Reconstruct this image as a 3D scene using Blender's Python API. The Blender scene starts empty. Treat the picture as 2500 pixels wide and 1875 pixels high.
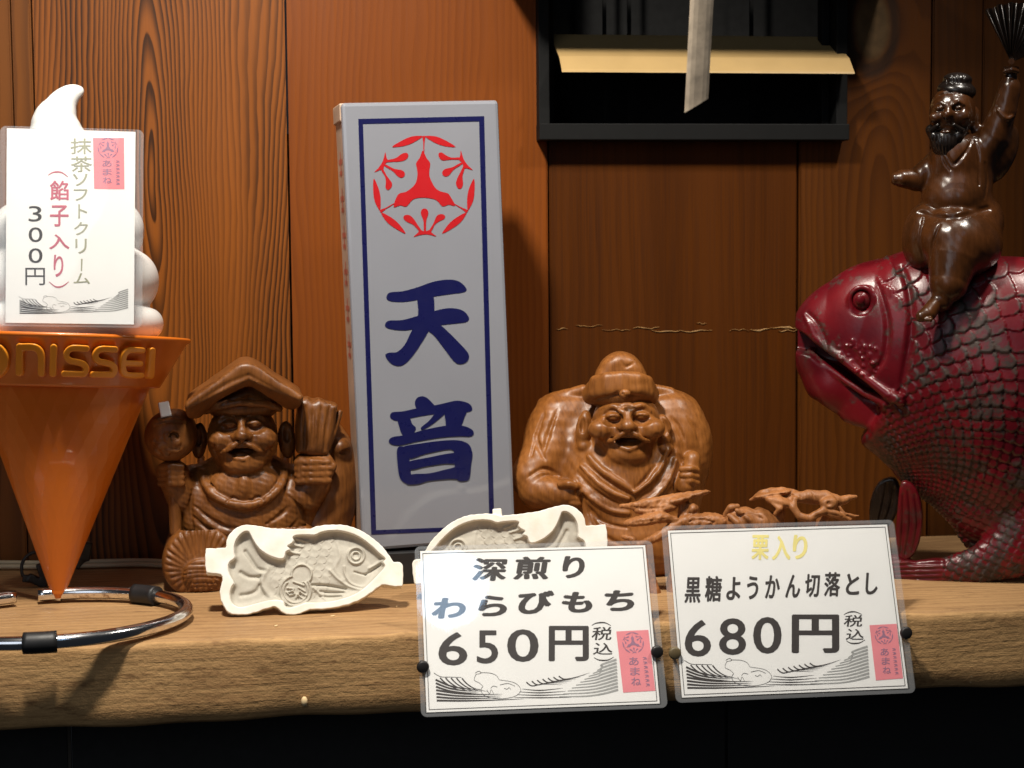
import bpy, math, random
import numpy as np
from mathutils import Vector, Matrix
random.seed(7); rng = np.random.default_rng(7)
scene = bpy.context.scene
R = math.radians
# ------------------------------------------------------------------ camera
F_PX, IW, IH = 4000.0, 2500.0, 1875.0          # focal length and size of the photograph in its pixels
YAW, PITCH, ROLL = 0.13134, 0.07444, -0.00923
CAM = np.array([0.0, -1.87338, 0.33471])
SHELF_D, SHELF_T = 0.40713, 0.0747
_f = np.array([math.sin(YAW)*math.cos(PITCH), math.cos(YAW)*math.cos(PITCH), -math.sin(PITCH)])
_r = np.cross(_f, [0, 0, 1]); _r /= np.linalg.norm(_r); _u = np.cross(_r, _f)
CR = _r*math.cos(ROLL)+_u*math.sin(ROLL); CU = -_r*math.sin(ROLL)+_u*math.cos(ROLL)
cd = bpy.data.cameras.new('camera'); cam = bpy.data.objects.new('camera', cd)
scene.collection.objects.link(cam); scene.camera = cam
m = Matrix.Identity(4)
for i in range(3):
    m[i][0] = CR[i]; m[i][1] = CU[i]; m[i][2] = -_f[i]; m[i][3] = CAM[i]
cam.matrix_world = m
cd.sensor_width = 36; cd.lens = 36*F_PX/IW; cd.clip_start = .01; cd.clip_end = 30
cd.dof.use_dof = True; cd.dof.focus_distance = 1.60; cd.dof.aperture_fstop = 9.0
# ------------------------------------------------------------------ world and lamps
w = bpy.data.worlds.new('World'); scene.world = w; w.use_nodes = True
w.node_tree.nodes['Background'].inputs[0].default_value = (.75, .85, 1, 1)
w.node_tree.nodes['Background'].inputs[1].default_value = 0.017
def area(name, loc, target, size, power, col):
    d = bpy.data.lights.new(name, 'AREA'); d.shape = 'DISK'; d.size = size; d.energy = power; d.color = col
    o = bpy.data.objects.new(name, d); scene.collection.objects.link(o); o.location = loc
    o.rotation_euler = (Vector(target)-Vector(loc)).to_track_quat('-Z', 'Y').to_euler()
    return o
def spot(name, loc, target, size, power, col, angle, blend):
    d = bpy.data.lights.new(name, 'SPOT'); d.shadow_soft_size = size; d.energy = power; d.color = col
    d.spot_size = R(angle); d.spot_blend = blend
    o = bpy.data.objects.new(name, d); scene.collection.objects.link(o); o.location = loc
    o.rotation_euler = (Vector(target)-Vector(loc)).to_track_quat('-Z', 'Y').to_euler()
    return o
spot('ceiling_spot', (.80, -.62, 1.20), (.55, -.30, .05), .045, 36, (1, .93, .83), 80, .9)
spot('ceiling_spot', (-.12, -.82, 1.28), (.0, -.24, .18), .06, 118, (1, .93, .82), 92, 1.0)
area('window_fill', (-1.1, -2.6, 1.0), (.3, 0, .1), 1.5, 7, (.82, .90, 1))  # cool window behind the viewer, widened and raised as added fill
area('card_glint_lamp', (.36, -2.33, 1.70), (.2, -.4, .0), .20, .75, (.45, .70, 1))  # unseen lamp, added where the cards mirror it as a blue glint
scene.view_settings.view_transform = 'Standard'; scene.view_settings.look = 'None'
scene.view_settings.exposure = 0; scene.view_settings.gamma = 1
# ------------------------------------------------------------------ helpers: pixels to places
def ray(x, y): return _f + CR*((x-IW/2)/F_PX) - CU*((y-IH/2)/F_PX)
def on_y(x, y, Y):
    d = ray(x, y); return CAM + d*((Y-CAM[1])/d[1])
def on_z(x, y, Z=0.0):
    d = ray(x, y); return CAM + d*((Z-CAM[2])/d[2])
def on_plane(x, y, p, n):
    d = ray(x, y); return CAM + d*(np.dot(np.asarray(p)-CAM, n)/np.dot(d, n))
# ------------------------------------------------------------------ helpers: objects
COL = scene.collection
def tag(o, label=None, cat=None, group=None, kind=None):
    if label: o['label'] = label
    if cat: o['category'] = cat
    if group: o['group'] = group
    if kind: o['kind'] = kind
    return o
def empty(name, loc=(0, 0, 0), rz=0, label=None, cat=None, group=None):
    o = bpy.data.objects.new(name, None); COL.objects.link(o); o.location = loc; o.rotation_euler = (0, 0, rz)
    o.empty_display_size = .02
    return tag(o, label, cat, group)
def link(name, me, mat, parent=None):
    o = bpy.data.objects.new(name, me); COL.objects.link(o)
    if mat is not None and len(me.materials) == 0: me.materials.append(mat)
    if parent is not None: o.parent = parent
    return o
def mesh_np(name, V, Fq, smooth=True):
    V = np.ascontiguousarray(V, np.float32); Fq = np.ascontiguousarray(Fq, np.int32)
    me = bpy.data.meshes.new(name); n = Fq.shape[1]
    me.vertices.add(len(V)); me.vertices.foreach_set('co', V.ravel())
    me.loops.add(Fq.size); me.loops.foreach_set('vertex_index', Fq.ravel())
    me.polygons.add(len(Fq)); me.polygons.foreach_set('loop_start', np.arange(0, Fq.size, n, dtype=np.int32))
    me.polygons.foreach_set('use_smooth', np.full(len(Fq), smooth))
    me.update(calc_edges=True); me.validate(); return me
def mesh_py(name, V, Fs, smooth=False):
    me = bpy.data.meshes.new(name); me.from_pydata([tuple(v) for v in V], [], Fs); me.update()
    if smooth:
        for p in me.polygons: p.use_smooth = True
    return me
def box_mesh(name, lo, hi, bev=0.0, seg=2):
    import bmesh
    bm = bmesh.new(); bmesh.ops.create_cube(bm, size=1)
    lo = Vector(lo); hi = Vector(hi)
    for v in bm.verts: v.co = Vector((lo[i]+(v.co[i]+.5)*(hi[i]-lo[i]) for i in range(3)))
    if bev > 0: bmesh.ops.bevel(bm, geom=bm.edges[:], offset=bev, segments=seg, affect='EDGES', profile=.5)
    me = bpy.data.meshes.new(name); bm.to_mesh(me); bm.free()
    return me
def catmull(P, n=6, closed=False):
    P = np.asarray(P, float); N = len(P); out = []
    rngi = range(N) if closed else range(N-1)
    for i in rngi:
        if closed: a, b, c, d = P[(i-1) % N], P[i], P[(i+1) % N], P[(i+2) % N]
        else: a, b, c, d = P[max(i-1, 0)], P[i], P[i+1], P[min(i+2, N-1)]
        for t in np.arange(n)/n:
            out.append(.5*((2*b)+(-a+c)*t+(2*a-5*b+4*c-d)*t*t+(-a+3*b-3*c+d)*t**3))
    if not closed: out.append(P[-1])
    return np.array(out)
def tube_mesh(name, pts, rad, sides=12, closed=False):
    P = np.asarray(pts, float); n = len(P); rad = np.broadcast_to(rad, (n,))
    if closed: T = np.roll(P, -1, 0)-np.roll(P, 1, 0)
    else: T = np.gradient(P, axis=0)
    T /= np.linalg.norm(T, axis=1)[:, None]+1e-12
    up = np.array([0, 0, 1.0]) if abs(T[:, 2]).max() < .9 else np.array([0.31, .95, 0.05])
    V = []; Fs = []
    for i in range(n):
        a = np.cross(T[i], up); a /= np.linalg.norm(a)+1e-12; b = np.cross(a, T[i])
        for j in range(sides):
            t = 2*math.pi*j/sides; V.append(P[i]+rad[i]*(a*math.cos(t)+b*math.sin(t)))
    m_ = n if closed else n-1
    for i in range(m_):
        for j in range(sides):
            k = (i+1) % n; Fs.append((i*sides+j, i*sides+(j+1) % sides, k*sides+(j+1) % sides, k*sides+j))
    if not closed:
        Fs.append(tuple(range(sides))[::-1]); Fs.append(tuple((n-1)*sides+j for j in range(sides)))
    me = mesh_py(name, V, Fs, True)
    for p in me.polygons:
        if len(p.vertices) > 4: p.use_smooth = False
    return me
# ------------------------------------------------------------------ helpers: carved volumes (distance fields meshed with surface nets)
def eul(r):
    if r is None: return None
    if not hasattr(r, '__len__'): r = (0, 0, r)
    a, b, c = [R(v) for v in r]
    X = np.array([[1, 0, 0], [0, math.cos(a), -math.sin(a)], [0, math.sin(a), math.cos(a)]])
    Y = np.array([[math.cos(b), 0, math.sin(b)], [0, 1, 0], [-math.sin(b), 0, math.cos(b)]])
    Z = np.array([[math.cos(c), -math.sin(c), 0], [math.sin(c), math.cos(c), 0], [0, 0, 1]])
    return (Z@Y@X).astype(np.float32)
def poly_sdf(px, py, P):
    d = np.full(np.broadcast(px, py).shape, 1e9, np.float32); s = np.ones_like(d); N = len(P)
    for i in range(N):
        ax, ay = P[i]; bx, by = P[i-1]
        ex, ey = bx-ax, by-ay; wx, wy = px-ax, py-ay
        t = np.clip((wx*ex+wy*ey)/(ex*ex+ey*ey+1e-9), 0, 1)
        d = np.minimum(d, (wx-ex*t)**2+(wy-ey*t)**2)
        c1 = py >= ay; c2 = py < by; c3 = ex*wy > ey*wx
        flip = (c1 & c2 & c3) | (~c1 & ~c2 & ~c3)
        s = np.where(flip, -s, s)
    return s*np.sqrt(d)
class Vol:
    """x right, y DOWN, z towards the viewer, in pixels of the photograph"""
    def __init__(s, X, Y, Z, h):
        s.h = h; s.lo = np.array([X[0], Y[0], Z[0]], np.float32)
        s.n = [int((b-a)/h)+2 for a, b in (X, Y, Z)]
        s.ax = [(s.lo[i]+h*np.arange(s.n[i])).astype(np.float32) for i in range(3)]
        s.d = np.full(s.n, 1e3, np.float32)
    def op(s, fn, lo, hi, k=0, sub=False):
        m_ = k+3*s.h; sl = []; cs = []
        for i in range(3):
            a = max(0, int((lo[i]-m_-s.lo[i])/s.h)); b = min(s.n[i], int((hi[i]+m_-s.lo[i])/s.h)+2)
            if b <= a: return s
            sl.append(slice(a, b)); sh = [1, 1, 1]; sh[i] = b-a; cs.append(s.ax[i][a:b].reshape(sh))
        f = fn(*cs).astype(np.float32); d = s.d[tuple(sl)]
        if sub:
            f = -f
            r = np.maximum(d, f)
            if k > 0: q = np.maximum(k-np.abs(d-f), 0)/k; r = r+q*q*k*.25
        else:
            r = np.minimum(d, f)
            if k > 0: q = np.maximum(k-np.abs(d-f), 0)/k; r = r-q*q*k*.25
        s.d[tuple(sl)] = r; return s
    def ell(s, x, y, z, rx, ry, rz, rot=None, k=8, sub=False):
        M = eul(rot); mr = max(rx, ry, rz) if M is not None else None
        def fn(X, Y, Z):
            a, b, c = X-x, Y-y, Z-z
            if M is not None:
                a, b, c = M[0, 0]*a+M[1, 0]*b+M[2, 0]*c, M[0, 1]*a+M[1, 1]*b+M[2, 1]*c, M[0, 2]*a+M[1, 2]*b+M[2, 2]*c
            k0 = np.sqrt((a/rx)**2+(b/ry)**2+(c/rz)**2); k1 = np.sqrt((a/rx**2)**2+(b/ry**2)**2+(c/rz**2)**2)+1e-6
            return k0*(k0-1)/k1
        e = (mr, mr, mr) if mr else (rx, ry, rz)
        return s.op(fn, (x-e[0], y-e[1], z-e[2]), (x+e[0], y+e[1], z+e[2]), k, sub)
    def box(s, x, y, z, hx, hy, hz, rnd=3, rot=None, k=4, sub=False):
        M = eul(rot); mr = math.sqrt(hx*hx+hy*hy+hz*hz)
        def fn(X, Y, Z):
            a, b, c = X-x, Y-y, Z-z
            if M is not None:
                a, b, c = M[0, 0]*a+M[1, 0]*b+M[2, 0]*c, M[0, 1]*a+M[1, 1]*b+M[2, 1]*c, M[0, 2]*a+M[1, 2]*b+M[2, 2]*c
            a = np.abs(a)-hx+rnd; b = np.abs(b)-hy+rnd; c = np.abs(c)-hz+rnd
            return np.sqrt(np.maximum(a, 0)**2+np.maximum(b, 0)**2+np.maximum(c, 0)**2)+np.minimum(np.maximum(a, np.maximum(b, c)), 0)-rnd
        e = (mr,)*3 if M is not None else (hx, hy, hz)
        return s.op(fn, (x-e[0], y-e[1], z-e[2]), (x+e[0], y+e[1], z+e[2]), k, sub)
    def cyl(s, x, y, z, r, hl, rnd=3, rot=None, k=4, sub=False):     # axis along z before rotation
        M = eul(rot); mr = math.hypot(r, hl)
        def fn(X, Y, Z):
            a, b, c = X-x, Y-y, Z-z
            if M is not None:
                a, b, c = M[0, 0]*a+M[1, 0]*b+M[2, 0]*c, M[0, 1]*a+M[1, 1]*b+M[2, 1]*c, M[0, 2]*a+M[1, 2]*b+M[2, 2]*c
            q = np.sqrt(a*a+b*b)-r+rnd; c = np.abs(c)-hl+rnd
            return np.sqrt(np.maximum(q, 0)**2+np.maximum(c, 0)**2)+np.minimum(np.maximum(q, c), 0)-rnd
        return s.op(fn, (x-mr, y-mr, z-mr), (x+mr, y+mr, z+mr), k, sub)
    def tube(s, P, k=6, sub=False, zs=1.0):
        """round cones through (x, y, z, r); zs squashes the section along z"""
        P = np.asarray(P, np.float32); rm = P[:, 3].max()
        def fn(X, Y, Z):
            out = None
            for (a, b) in zip(P[:-1], P[1:]):
                e = b[:3]-a[:3]; ez = e[2]/zs; L = e[0]**2+e[1]**2+ez**2+1e-6
                wx, wy, wz = X-a[0], Y-a[1], (Z-a[2])/zs
                t = np.clip((wx*e[0]+wy*e[1]+wz*ez)/L, 0, 1)
                q = np.sqrt((wx-t*e[0])**2+(wy-t*e[1])**2+(wz-t*ez)**2)-(a[3]+t*(b[3]-a[3]))
                out = q if out is None else np.minimum(out, q)
            return out*min(1, zs)
        lo = (P[:, :3]-P[:, 3:4]).min(0); hi = (P[:, :3]+P[:, 3:4]).max(0)
        return s.op(fn, lo, hi, k, sub)
    def poly(s, P, z0, z1, rnd=3, k=4, sub=False):
        P = np.asarray(P, float); c = (z0+z1)/2; hz = (z1-z0)/2
        def fn(X, Y, Z):
            q = poly_sdf(X, Y, P)+rnd; c_ = np.abs(Z-c)-hz+rnd
            return np.sqrt(np.maximum(q, 0)**2+np.maximum(c_, 0)**2)+np.minimum(np.maximum(q, c_), 0)-rnd
        return s.op(fn, (P[:, 0].min(), P[:, 1].min(), z0), (P[:, 0].max(), P[:, 1].max(), z1), k, sub)
    def surf(s, x, y):
        i = int(np.clip((x-s.lo[0])/s.h, 0, s.n[0]-1)); j = int(np.clip((y-s.lo[1])/s.h, 0, s.n[1]-1))
        c = np.nonzero(s.d[i, j] < 0)[0]
        return s.ax[2][c[-1]]+s.h*.5 if len(c) else s.lo[2]
    def paint(s, P, r0, r1=None, sub=True, k=3, off=0, rm=None):
        """carve (or raise) a line on the front surface through 2D points"""
        Q = catmull(P, 6); n = len(Q); r1 = r0 if r1 is None else r1
        t = np.linspace(0, 1, n); rr = r0+(r1-r0)*t
        if rm is not None: rr = np.where(t < .5, r0+(rm-r0)*t*2, rm+(r1-rm)*(t*2-1))
        z = np.array([s.surf(x, y) for x, y in Q])
        z = np.convolve(np.pad(z, 2, mode='edge'), np.ones(5)/5, 'valid')
        return s.tube(np.column_stack([Q, z+off, rr]), k, sub)
    def noise(s, amp, freq, seed=0):
        g = np.random.default_rng(seed); f = np.zeros(s.d.shape, np.float32)
        for _ in range(5):
            k = g.normal(size=3)*freq; p = g.uniform(0, 6.28)
            f += np.sin(s.ax[0][:, None, None]*k[0]+s.ax[1][None, :, None]*k[1]+s.ax[2][None, None, :]*k[2]+p)
        s.d += f*(amp/3); return s
    def net(s):
        d = s.d; sg = d < 0
        c = np.zeros([v-1 for v in d.shape], np.int8)
        for i in (0, 1):
            for j in (0, 1):
                for k in (0, 1): c += sg[i:i+c.shape[0], j:j+c.shape[1], k:k+c.shape[2]]
        act = (c > 0) & (c < 8); I = np.argwhere(act)
        idx = np.full(act.shape, -1, np.int32); idx[act] = np.arange(len(I))
        co = [(i, j, k) for i in (0, 1) for j in (0, 1) for k in (0, 1)]
        val = np.stack([d[I[:, 0]+a, I[:, 1]+b, I[:, 2]+e] for a, b, e in co], 1)
        acc = np.zeros((len(I), 3), np.float32); cnt = np.zeros(len(I), np.float32)
        for a in range(8):
            for b in range(a+1, 8):
                df = [abs(co[a][q]-co[b][q]) for q in range(3)]
                if sum(df) != 1: continue
                va, vb = val[:, a], val[:, b]; mk = (va < 0) != (vb < 0)
                t = np.where(mk, va/np.where(mk, va-vb, 1), 0)
                for q in range(3): acc[:, q] += mk*(co[a][q]+t*(co[b][q]-co[a][q]))
                cnt += mk
        V = s.lo+(I+acc/cnt[:, None])*s.h
        Fs = []
        for ax_ in range(3):
            o1, o2 = [q for q in range(3) if q != ax_]
            A = [slice(None)]*3; B = [slice(None)]*3; A[ax_] = slice(0, -1); B[ax_] = slice(1, None)
            for q in (o1, o2): A[q] = slice(1, -1); B[q] = slice(1, -1)
            sa, sb = sg[tuple(A)], sg[tuple(B)]
            E = np.argwhere(sa != sb); E[:, o1] += 1; E[:, o2] += 1
            st = sg[E[:, 0], E[:, 1], E[:, 2]]
            q = []
            for (p1, p2) in ((-1, -1), (0, -1), (0, 0), (-1, 0)):
                G = E.copy(); G[:, o1] += p1; G[:, o2] += p2; q.append(idx[G[:, 0], G[:, 1], G[:, 2]])
            q = np.stack(q, 1)
            if ax_ == 1: st = ~st
            q[~st] = q[~st][:, ::-1]; Fs.append(q)
        Fq = np.concatenate(Fs); Fq = Fq[(Fq >= 0).all(1)]
        return V, Fq
class Frame:
    """local frame of a thing that stands at a place and faces the viewer: photo pixels to local metres"""
    def __init__(s, x, y, place):
        s.p = np.asarray(place, float); d = s.p-CAM; s.y = y
        s.x = IW/2+F_PX*np.dot(d, CR)/np.dot(d, _f)
        s.rz = -math.atan2(d[0], d[1]); ca = 1/math.sqrt(1+((s.x-IW/2)/F_PX)**2)
        s.s = float(np.linalg.norm(d[:2]))/F_PX*ca; s.sx = s.s*ca
    def map(s, V):
        V = np.asarray(V, float)
        return np.column_stack([(V[:, 0]-s.x)*s.sx, -V[:, 2]*s.s, (s.y-V[:, 1])*s.s])
    def empty(s, name, label, cat, group=None): return empty(name, s.p, s.rz, label, cat, group)
def carve(name, vol, fr, mat, parent, post=None):
    V, Fq = vol.net()
    extra = None
    if post: V, extra = post(V, Fq)
    me = mesh_np(name, fr.map(V), Fq[:, ::-1])
    if extra is not None:
        at = me.attributes.new('mark', 'FLOAT', 'POINT'); at.data.foreach_set('value', np.asarray(extra, np.float32))
    vol.d = None
    return link(name, me, mat, parent)
# ------------------------------------------------------------------ materials
class X:
    """a node socket one can do sums with"""
    def __init__(s, nt, so): s.nt, s.so = nt, so
    def _m(s, op, o=None, o2=None):
        n = s.nt.nodes.new('ShaderNodeMath'); n.operation = op
        for i, v in enumerate((s, o, o2)):
            if v is None: continue
            if isinstance(v, X): s.nt.links.new(v.so, n.inputs[i])
            else: n.inputs[i].default_value = v
        return X(s.nt, n.outputs[0])
    def __add__(s, o): return s._m('ADD', o)
    def __sub__(s, o): return s._m('SUBTRACT', o)
    def __mul__(s, o): return s._m('MULTIPLY', o)
    def __truediv__(s, o): return s._m('DIVIDE', o)
    def sqrt(s): return s._m('SQRT')
    def abs(s): return s._m('ABSOLUTE')
    def fract(s): return s._m('FRACT')
    def pow(s, e): return s._m('POWER', e)
    def clamp(s, a, b):
        n = s.nt.nodes.new('ShaderNodeMapRange'); n.inputs[1].default_value = a; n.inputs[2].default_value = b
        n.interpolation_type = 'SMOOTHSTEP'; s.nt.links.new(s.so, n.inputs[0]); return X(s.nt, n.outputs[0])
def newmat(name):
    m_ = bpy.data.materials.new(name); m_.use_nodes = True; nt = m_.node_tree
    return m_, nt, nt.nodes['Principled BSDF']
def setp(nt, b, **kw):
    names = dict(col='Base Color', rough='Roughness', metal='Metallic', spec='Specular IOR Level', coat='Coat Weight',
                 coatr='Coat Roughness', trans='Transmission Weight', sss='Subsurface Weight', emis='Emission Strength', ior='IOR')
    for k, v in kw.items():
        so = b.inputs[names[k]]
        if isinstance(v, X): nt.links.new(v.so, so)
        elif k == 'col': so.default_value = (*v, 1)
        else: so.default_value = v
def xyz(nt, coord='Object'):
    t = nt.nodes.new('ShaderNodeTexCoord'); sp = nt.nodes.new('ShaderNodeSeparateXYZ')
    nt.links.new(t.outputs[coord], sp.inputs[0]); return [X(nt, o) for o in sp.outputs]
def comb(nt, a, b, c):
    n = nt.nodes.new('ShaderNodeCombineXYZ')
    for i, v in enumerate((a, b, c)):
        if isinstance(v, X): nt.links.new(v.so, n.inputs[i])
        else: n.inputs[i].default_value = v
    return X(nt, n.outputs[0])
def noise(nt, vec, scale, detail=3, rough=.5, dist=0):
    n = nt.nodes.new('ShaderNodeTexNoise'); n.inputs['Scale'].default_value = scale; n.inputs['Detail'].default_value = detail
    n.inputs['Roughness'].default_value = rough; n.inputs['Distortion'].default_value = dist
    if vec is not None: nt.links.new(vec.so, n.inputs['Vector'])
    return X(nt, n.outputs[0])
def ramp(nt, f, stops):
    n = nt.nodes.new('ShaderNodeValToRGB'); e = n.color_ramp.elements
    while len(e) > 1: e.remove(e[-1])
    e[0].position = stops[0][0]; e[0].color = (*stops[0][1], 1)
    for p, c in stops[1:]:
        q = e.new(p); q.color = (*c, 1)
    nt.links.new(f.so, n.inputs[0]); return X(nt, n.outputs[0])
def mix(nt, f, a, b, mode='MIX'):
    n = nt.nodes.new('ShaderNodeMix'); n.data_type = 'RGBA'; n.blend_type = mode
    for v, so in ((f, n.inputs[0]), (a, n.inputs[6]), (b, n.inputs[7])):
        if isinstance(v, X): nt.links.new(v.so, so)
        elif hasattr(v, '__len__'): so.default_value = (*v, 1)
        else: so.default_value = v
    return X(nt, n.outputs[2])
def bump(nt, b, h, strength=.3, dist=.001):
    n = nt.nodes.new('ShaderNodeBump'); n.inputs['Strength'].default_value = strength; n.inputs['Distance'].default_value = dist
    nt.links.new(h.so, n.inputs['Height']); nt.links.new(n.outputs[0], b.inputs['Normal'])
def plain(name, col, rough=.5, var=.12, scale=40, bmp=0, **kw):
    """one colour with a little mottling and uneven gloss"""
    m_, nt, b = newmat(name); g = X(nt, nt.nodes.new('ShaderNodeTexCoord').outputs['Object'])
    n = noise(nt, g, scale, 4)
    c = ramp(nt, n, [(.25, tuple(v*(1-var) for v in col)), (.75, tuple(min(1, v*(1+var)) for v in col))])
    setp(nt, b, col=c, **kw)
    setp(nt, b, rough=(noise(nt, g, scale*2.3, 3)-.5)*.22+rough)
    if bmp: bump(nt, b, noise(nt, g, scale*3, 4), bmp, .0006)
    return m_
def plank_mat(name, lo, hi, xc, zc, squeeze, freq, contrast, streak=.4, rough=.42, knot=None, wob=.012, fine=1.0):
    """vertical board: rings of the tree cut along, so ovals round (xc, zc) and near-straight lines away from it"""
    m_, nt, b = newmat(name); x, y, z = xyz(nt)
    wv = (noise(nt, comb(nt, x*9, z*2.2, xc*9), 1, 2)-.5)*wob*3.2 + (noise(nt, comb(nt, x*34, z*7, xc*5), 1, 3)-.5)*wob*.8
    dx = x-xc+wv; dz = (z-zc)*squeeze
    r = (dx*dx+dz*dz).sqrt()
    if knot:
        kx, kz, kr, ka = knot
        ex = x-kx; ez = (z-kz)*.55; q = (ex*ex+ez*ez).sqrt()
        r = r + (q*q*(-1/(kr*kr)))._m('EXPONENT')*ka
    dens = noise(nt, comb(nt, x*6, z*.5, xc), 1, 1)*.9+.6
    ph = (r*dens*freq).fract()
    line = (ph.clamp(.15, .92))*((ph*-1+1).clamp(0, .10))      # soft rise, sharp fall: late wood
    grain = noise(nt, comb(nt, x*420*fine, z*7, 0), 1, 4, .6)
    broad = noise(nt, comb(nt, x*26, z*1.1, xc*3), 1, 3)
    amt = noise(nt, comb(nt, x*11, z*1.5, xc*7+2), 1, 2).clamp(.25, .7)
    f = line*(amt*.75+.35)*contrast+(grain-.5)*streak*.9+(broad-.5)*streak+.10
    c = ramp(nt, f, [(0, hi), (.38, tuple(.55*a+.45*b_ for a, b_ in zip(hi, lo))), (.85, lo)])
    if knot:
        core = (q*(1/(kr*.62))).clamp(.55, 1.0)
        ring = (q*(1/(kr*.62))).clamp(.75, .95)*((q*(1/(kr*.62))*-1+1.35).clamp(0, .3))
        kc = ramp(nt, noise(nt, comb(nt, x*60, z*60, 1), 1, 3), [(.3, (.075, .045, .02)), (.7, (.12, .07, .03))])
        c = mix(nt, core, kc, c); c = mix(nt, ring*.75, c, (.02, .012, .008))
    setp(nt, b, col=c, spec=.22)
    setp(nt, b, rough=(grain-.5)*.3+rough)
    bump(nt, b, line*-.3+grain*.5, .16, .0004)
    return m_
def shelf_mat(name, lo, hi, dirt, rough=.6, lines=.16):
    m_, nt, b = newmat(name); x, y, z = xyz(nt)
    wv = (noise(nt, comb(nt, x*3, y*9, z*9), 1, 3)-.5)*.05
    ph = ((z*1.0+y*.6+wv)*130).fract()
    line = ph.clamp(.2, .95)*((ph*-1+1).clamp(0, .15))
    grain = noise(nt, comb(nt, x*9, y*330, z*330), 1, 5, .65)
    patch = noise(nt, comb(nt, x*7, y*18, z*26), 1, 4, .6)
    rough_ = noise(nt, comb(nt, x*120, y*160, z*190), 1, 4, .7)
    f = line*lines+(grain-.5)*.55+(rough_-.5)*.35+patch*.62
    c = ramp(nt, f, [(.12, hi), (.62, lo)])
    spots = noise(nt, comb(nt, x*22, y*60, z*70), 1, 4, .7).clamp(.55, .72)
    c = mix(nt, spots*.75, c, dirt)
    setp(nt, b, col=c, spec=.3); setp(nt, b, rough=(grain-.5)*.3+rough)
    bump(nt, b, grain*.7+rough_*1.3+line*(-3.6*lines)+patch*.9, .6, .0014)
    return m_
def carved_mat(name, lo, hi, rough=.46, coat=.06, grain=1.0):
    """oiled carving wood: year rings cut by the carving, fine pores, small tool facets"""
    m_, nt, b = newmat(name); x, y, z = xyz(nt)
    wv = noise(nt, comb(nt, x*14, y*14, z*5), 1, 3)
    ring = ((x*1.0+y*.75+z*.10+wv*.035)*130).fract(); ln = ring.clamp(.2, .95)*((ring*-1+1).clamp(0, .15))
    g = noise(nt, comb(nt, x*420, y*420, z*40), 1, 4, .65)
    p = noise(nt, comb(nt, x*22, y*22, z*16), 1, 4, .6)
    chis = nt.nodes.new('ShaderNodeTexVoronoi'); chis.inputs['Scale'].default_value = 130
    nt.links.new(comb(nt, x, y, z*.5).so, chis.inputs['Vector']); ch = X(nt, chis.outputs['Distance'])
    f = (g-.5)*.75*grain+ln*-.10*grain+(p-.5)*1.2+.58
    c = ramp(nt, f, [(.15, lo), (.5, tuple((a+b_)/2 for a, b_ in zip(lo, hi))), (.85, hi)])
    setp(nt, b, col=c, spec=.4, coat=coat, coatr=.3); setp(nt, b, rough=(p-.5)*.45+(g-.5)*.2+rough)
    bump(nt, b, g*.4+ch*.8, .34, .0010)
    return m_
M = {}
DK = (.030, .011, .004)
M['board_a'] = plank_mat('board_a', (0.0748, 0.0228, 0.0032), (0.1672, 0.0533, 0.0072), -.38, .30, .03, 60, .5)
M['board_b'] = plank_mat('board_b', (0.0360, 0.0112, 0.0020), (0.2351, 0.0692, 0.0092), -.152, .434, .085, 185, .85, .38, wob=.011)
M['board_c'] = plank_mat('board_c', (0.1160, 0.0272, 0.0029), (0.1902, 0.0481, 0.0052), .22, .2, .02, 120, .32, .35)
M['board_d'] = plank_mat('board_d', (0.0148, 0.0037, 0.0007), (0.0725, 0.0200, 0.0026), .47, .0, .015, 60, .14, .95, .36)
M['board_e'] = plank_mat('board_e', (0.0298, 0.0080, 0.0012), (0.0890, 0.0258, 0.0029), .69, .12, .05, 95, .42, .4, knot=(.677, .606, .045, .09), wob=.016)
M['board_f'] = plank_mat('board_f', (0.0212, 0.0061, 0.0007), (0.0494, 0.0146, 0.0014), .95, .4, .02, 80, .4, .35)
M['shelf_top'] = shelf_mat('shelf_top', (.25, .135, .058), (.44, .26, .115), (.16, .085, .04))
M['shelf_edge'] = shelf_mat('shelf_edge', (.25, .128, .050), (.52, .31, .13), (.12, .052, .018), .75, .03)
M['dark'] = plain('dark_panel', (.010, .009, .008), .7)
M['frame_black'] = plain('black_metal', (.004, .004, .004), .7, spec=.2)
M['void'] = plain('dark_interior', (.004, .004, .004), .9)
M['louvre'] = plain('cream_metal', (.42, .28, .115), .5, .06, 30)
M['acrylic'] = plain('white_acrylic', (.225, .232, .262), .10, .03, 12, spec=.5, sss=.0)
M['acrylic_edge'] = plain('white_acrylic_edge', (.66, .67, .68), .25, .04, 12)
M['aged_side'] = plain('aged_side', (.42, .30, .22), .5, .25, 18)
M['navy'] = plain('navy_print', (.007, .008, .060), .3, .05)
M['red'] = plain('red_print', (.42, .012, .016), .3, .05)
M['faded_red'] = plain('faded_red_print', (.45, .12, .08), .5, .2)
M['ink'] = plain('black_ink', (.045, .038, .036), .55, .1, 300)
M['ink_grey'] = plain('grey_ink', (.33, .33, .32), .6, .2, 400)
M['ink_red'] = plain('rose_ink', (.48, .12, .17), .6, .1)
M['ink_olive'] = plain('olive_ink', (.33, .33, .24), .6, .1)
M['ink_yellow'] = plain('yellow_ink', (.80, .70, .26), .6, .1)
M['ink_mauve'] = plain('mauve_ink', (.30, .16, .24), .6, .1)
M['pink'] = plain('pink_print', (.74, .24, .27), .6, .05)
M['paper'] = plain('white_paper', (.80, .79, .77), .55, .02, 20)
M['pin_black'] = plain('black_pin', (.012, .010, .010), .5)
M['pin_olive'] = plain('olive_pin', (.13, .095, .045), .5)
M['carve'] = carved_mat('carved_wood', (.055, .016, .003), (.235, .082, .015))
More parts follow.
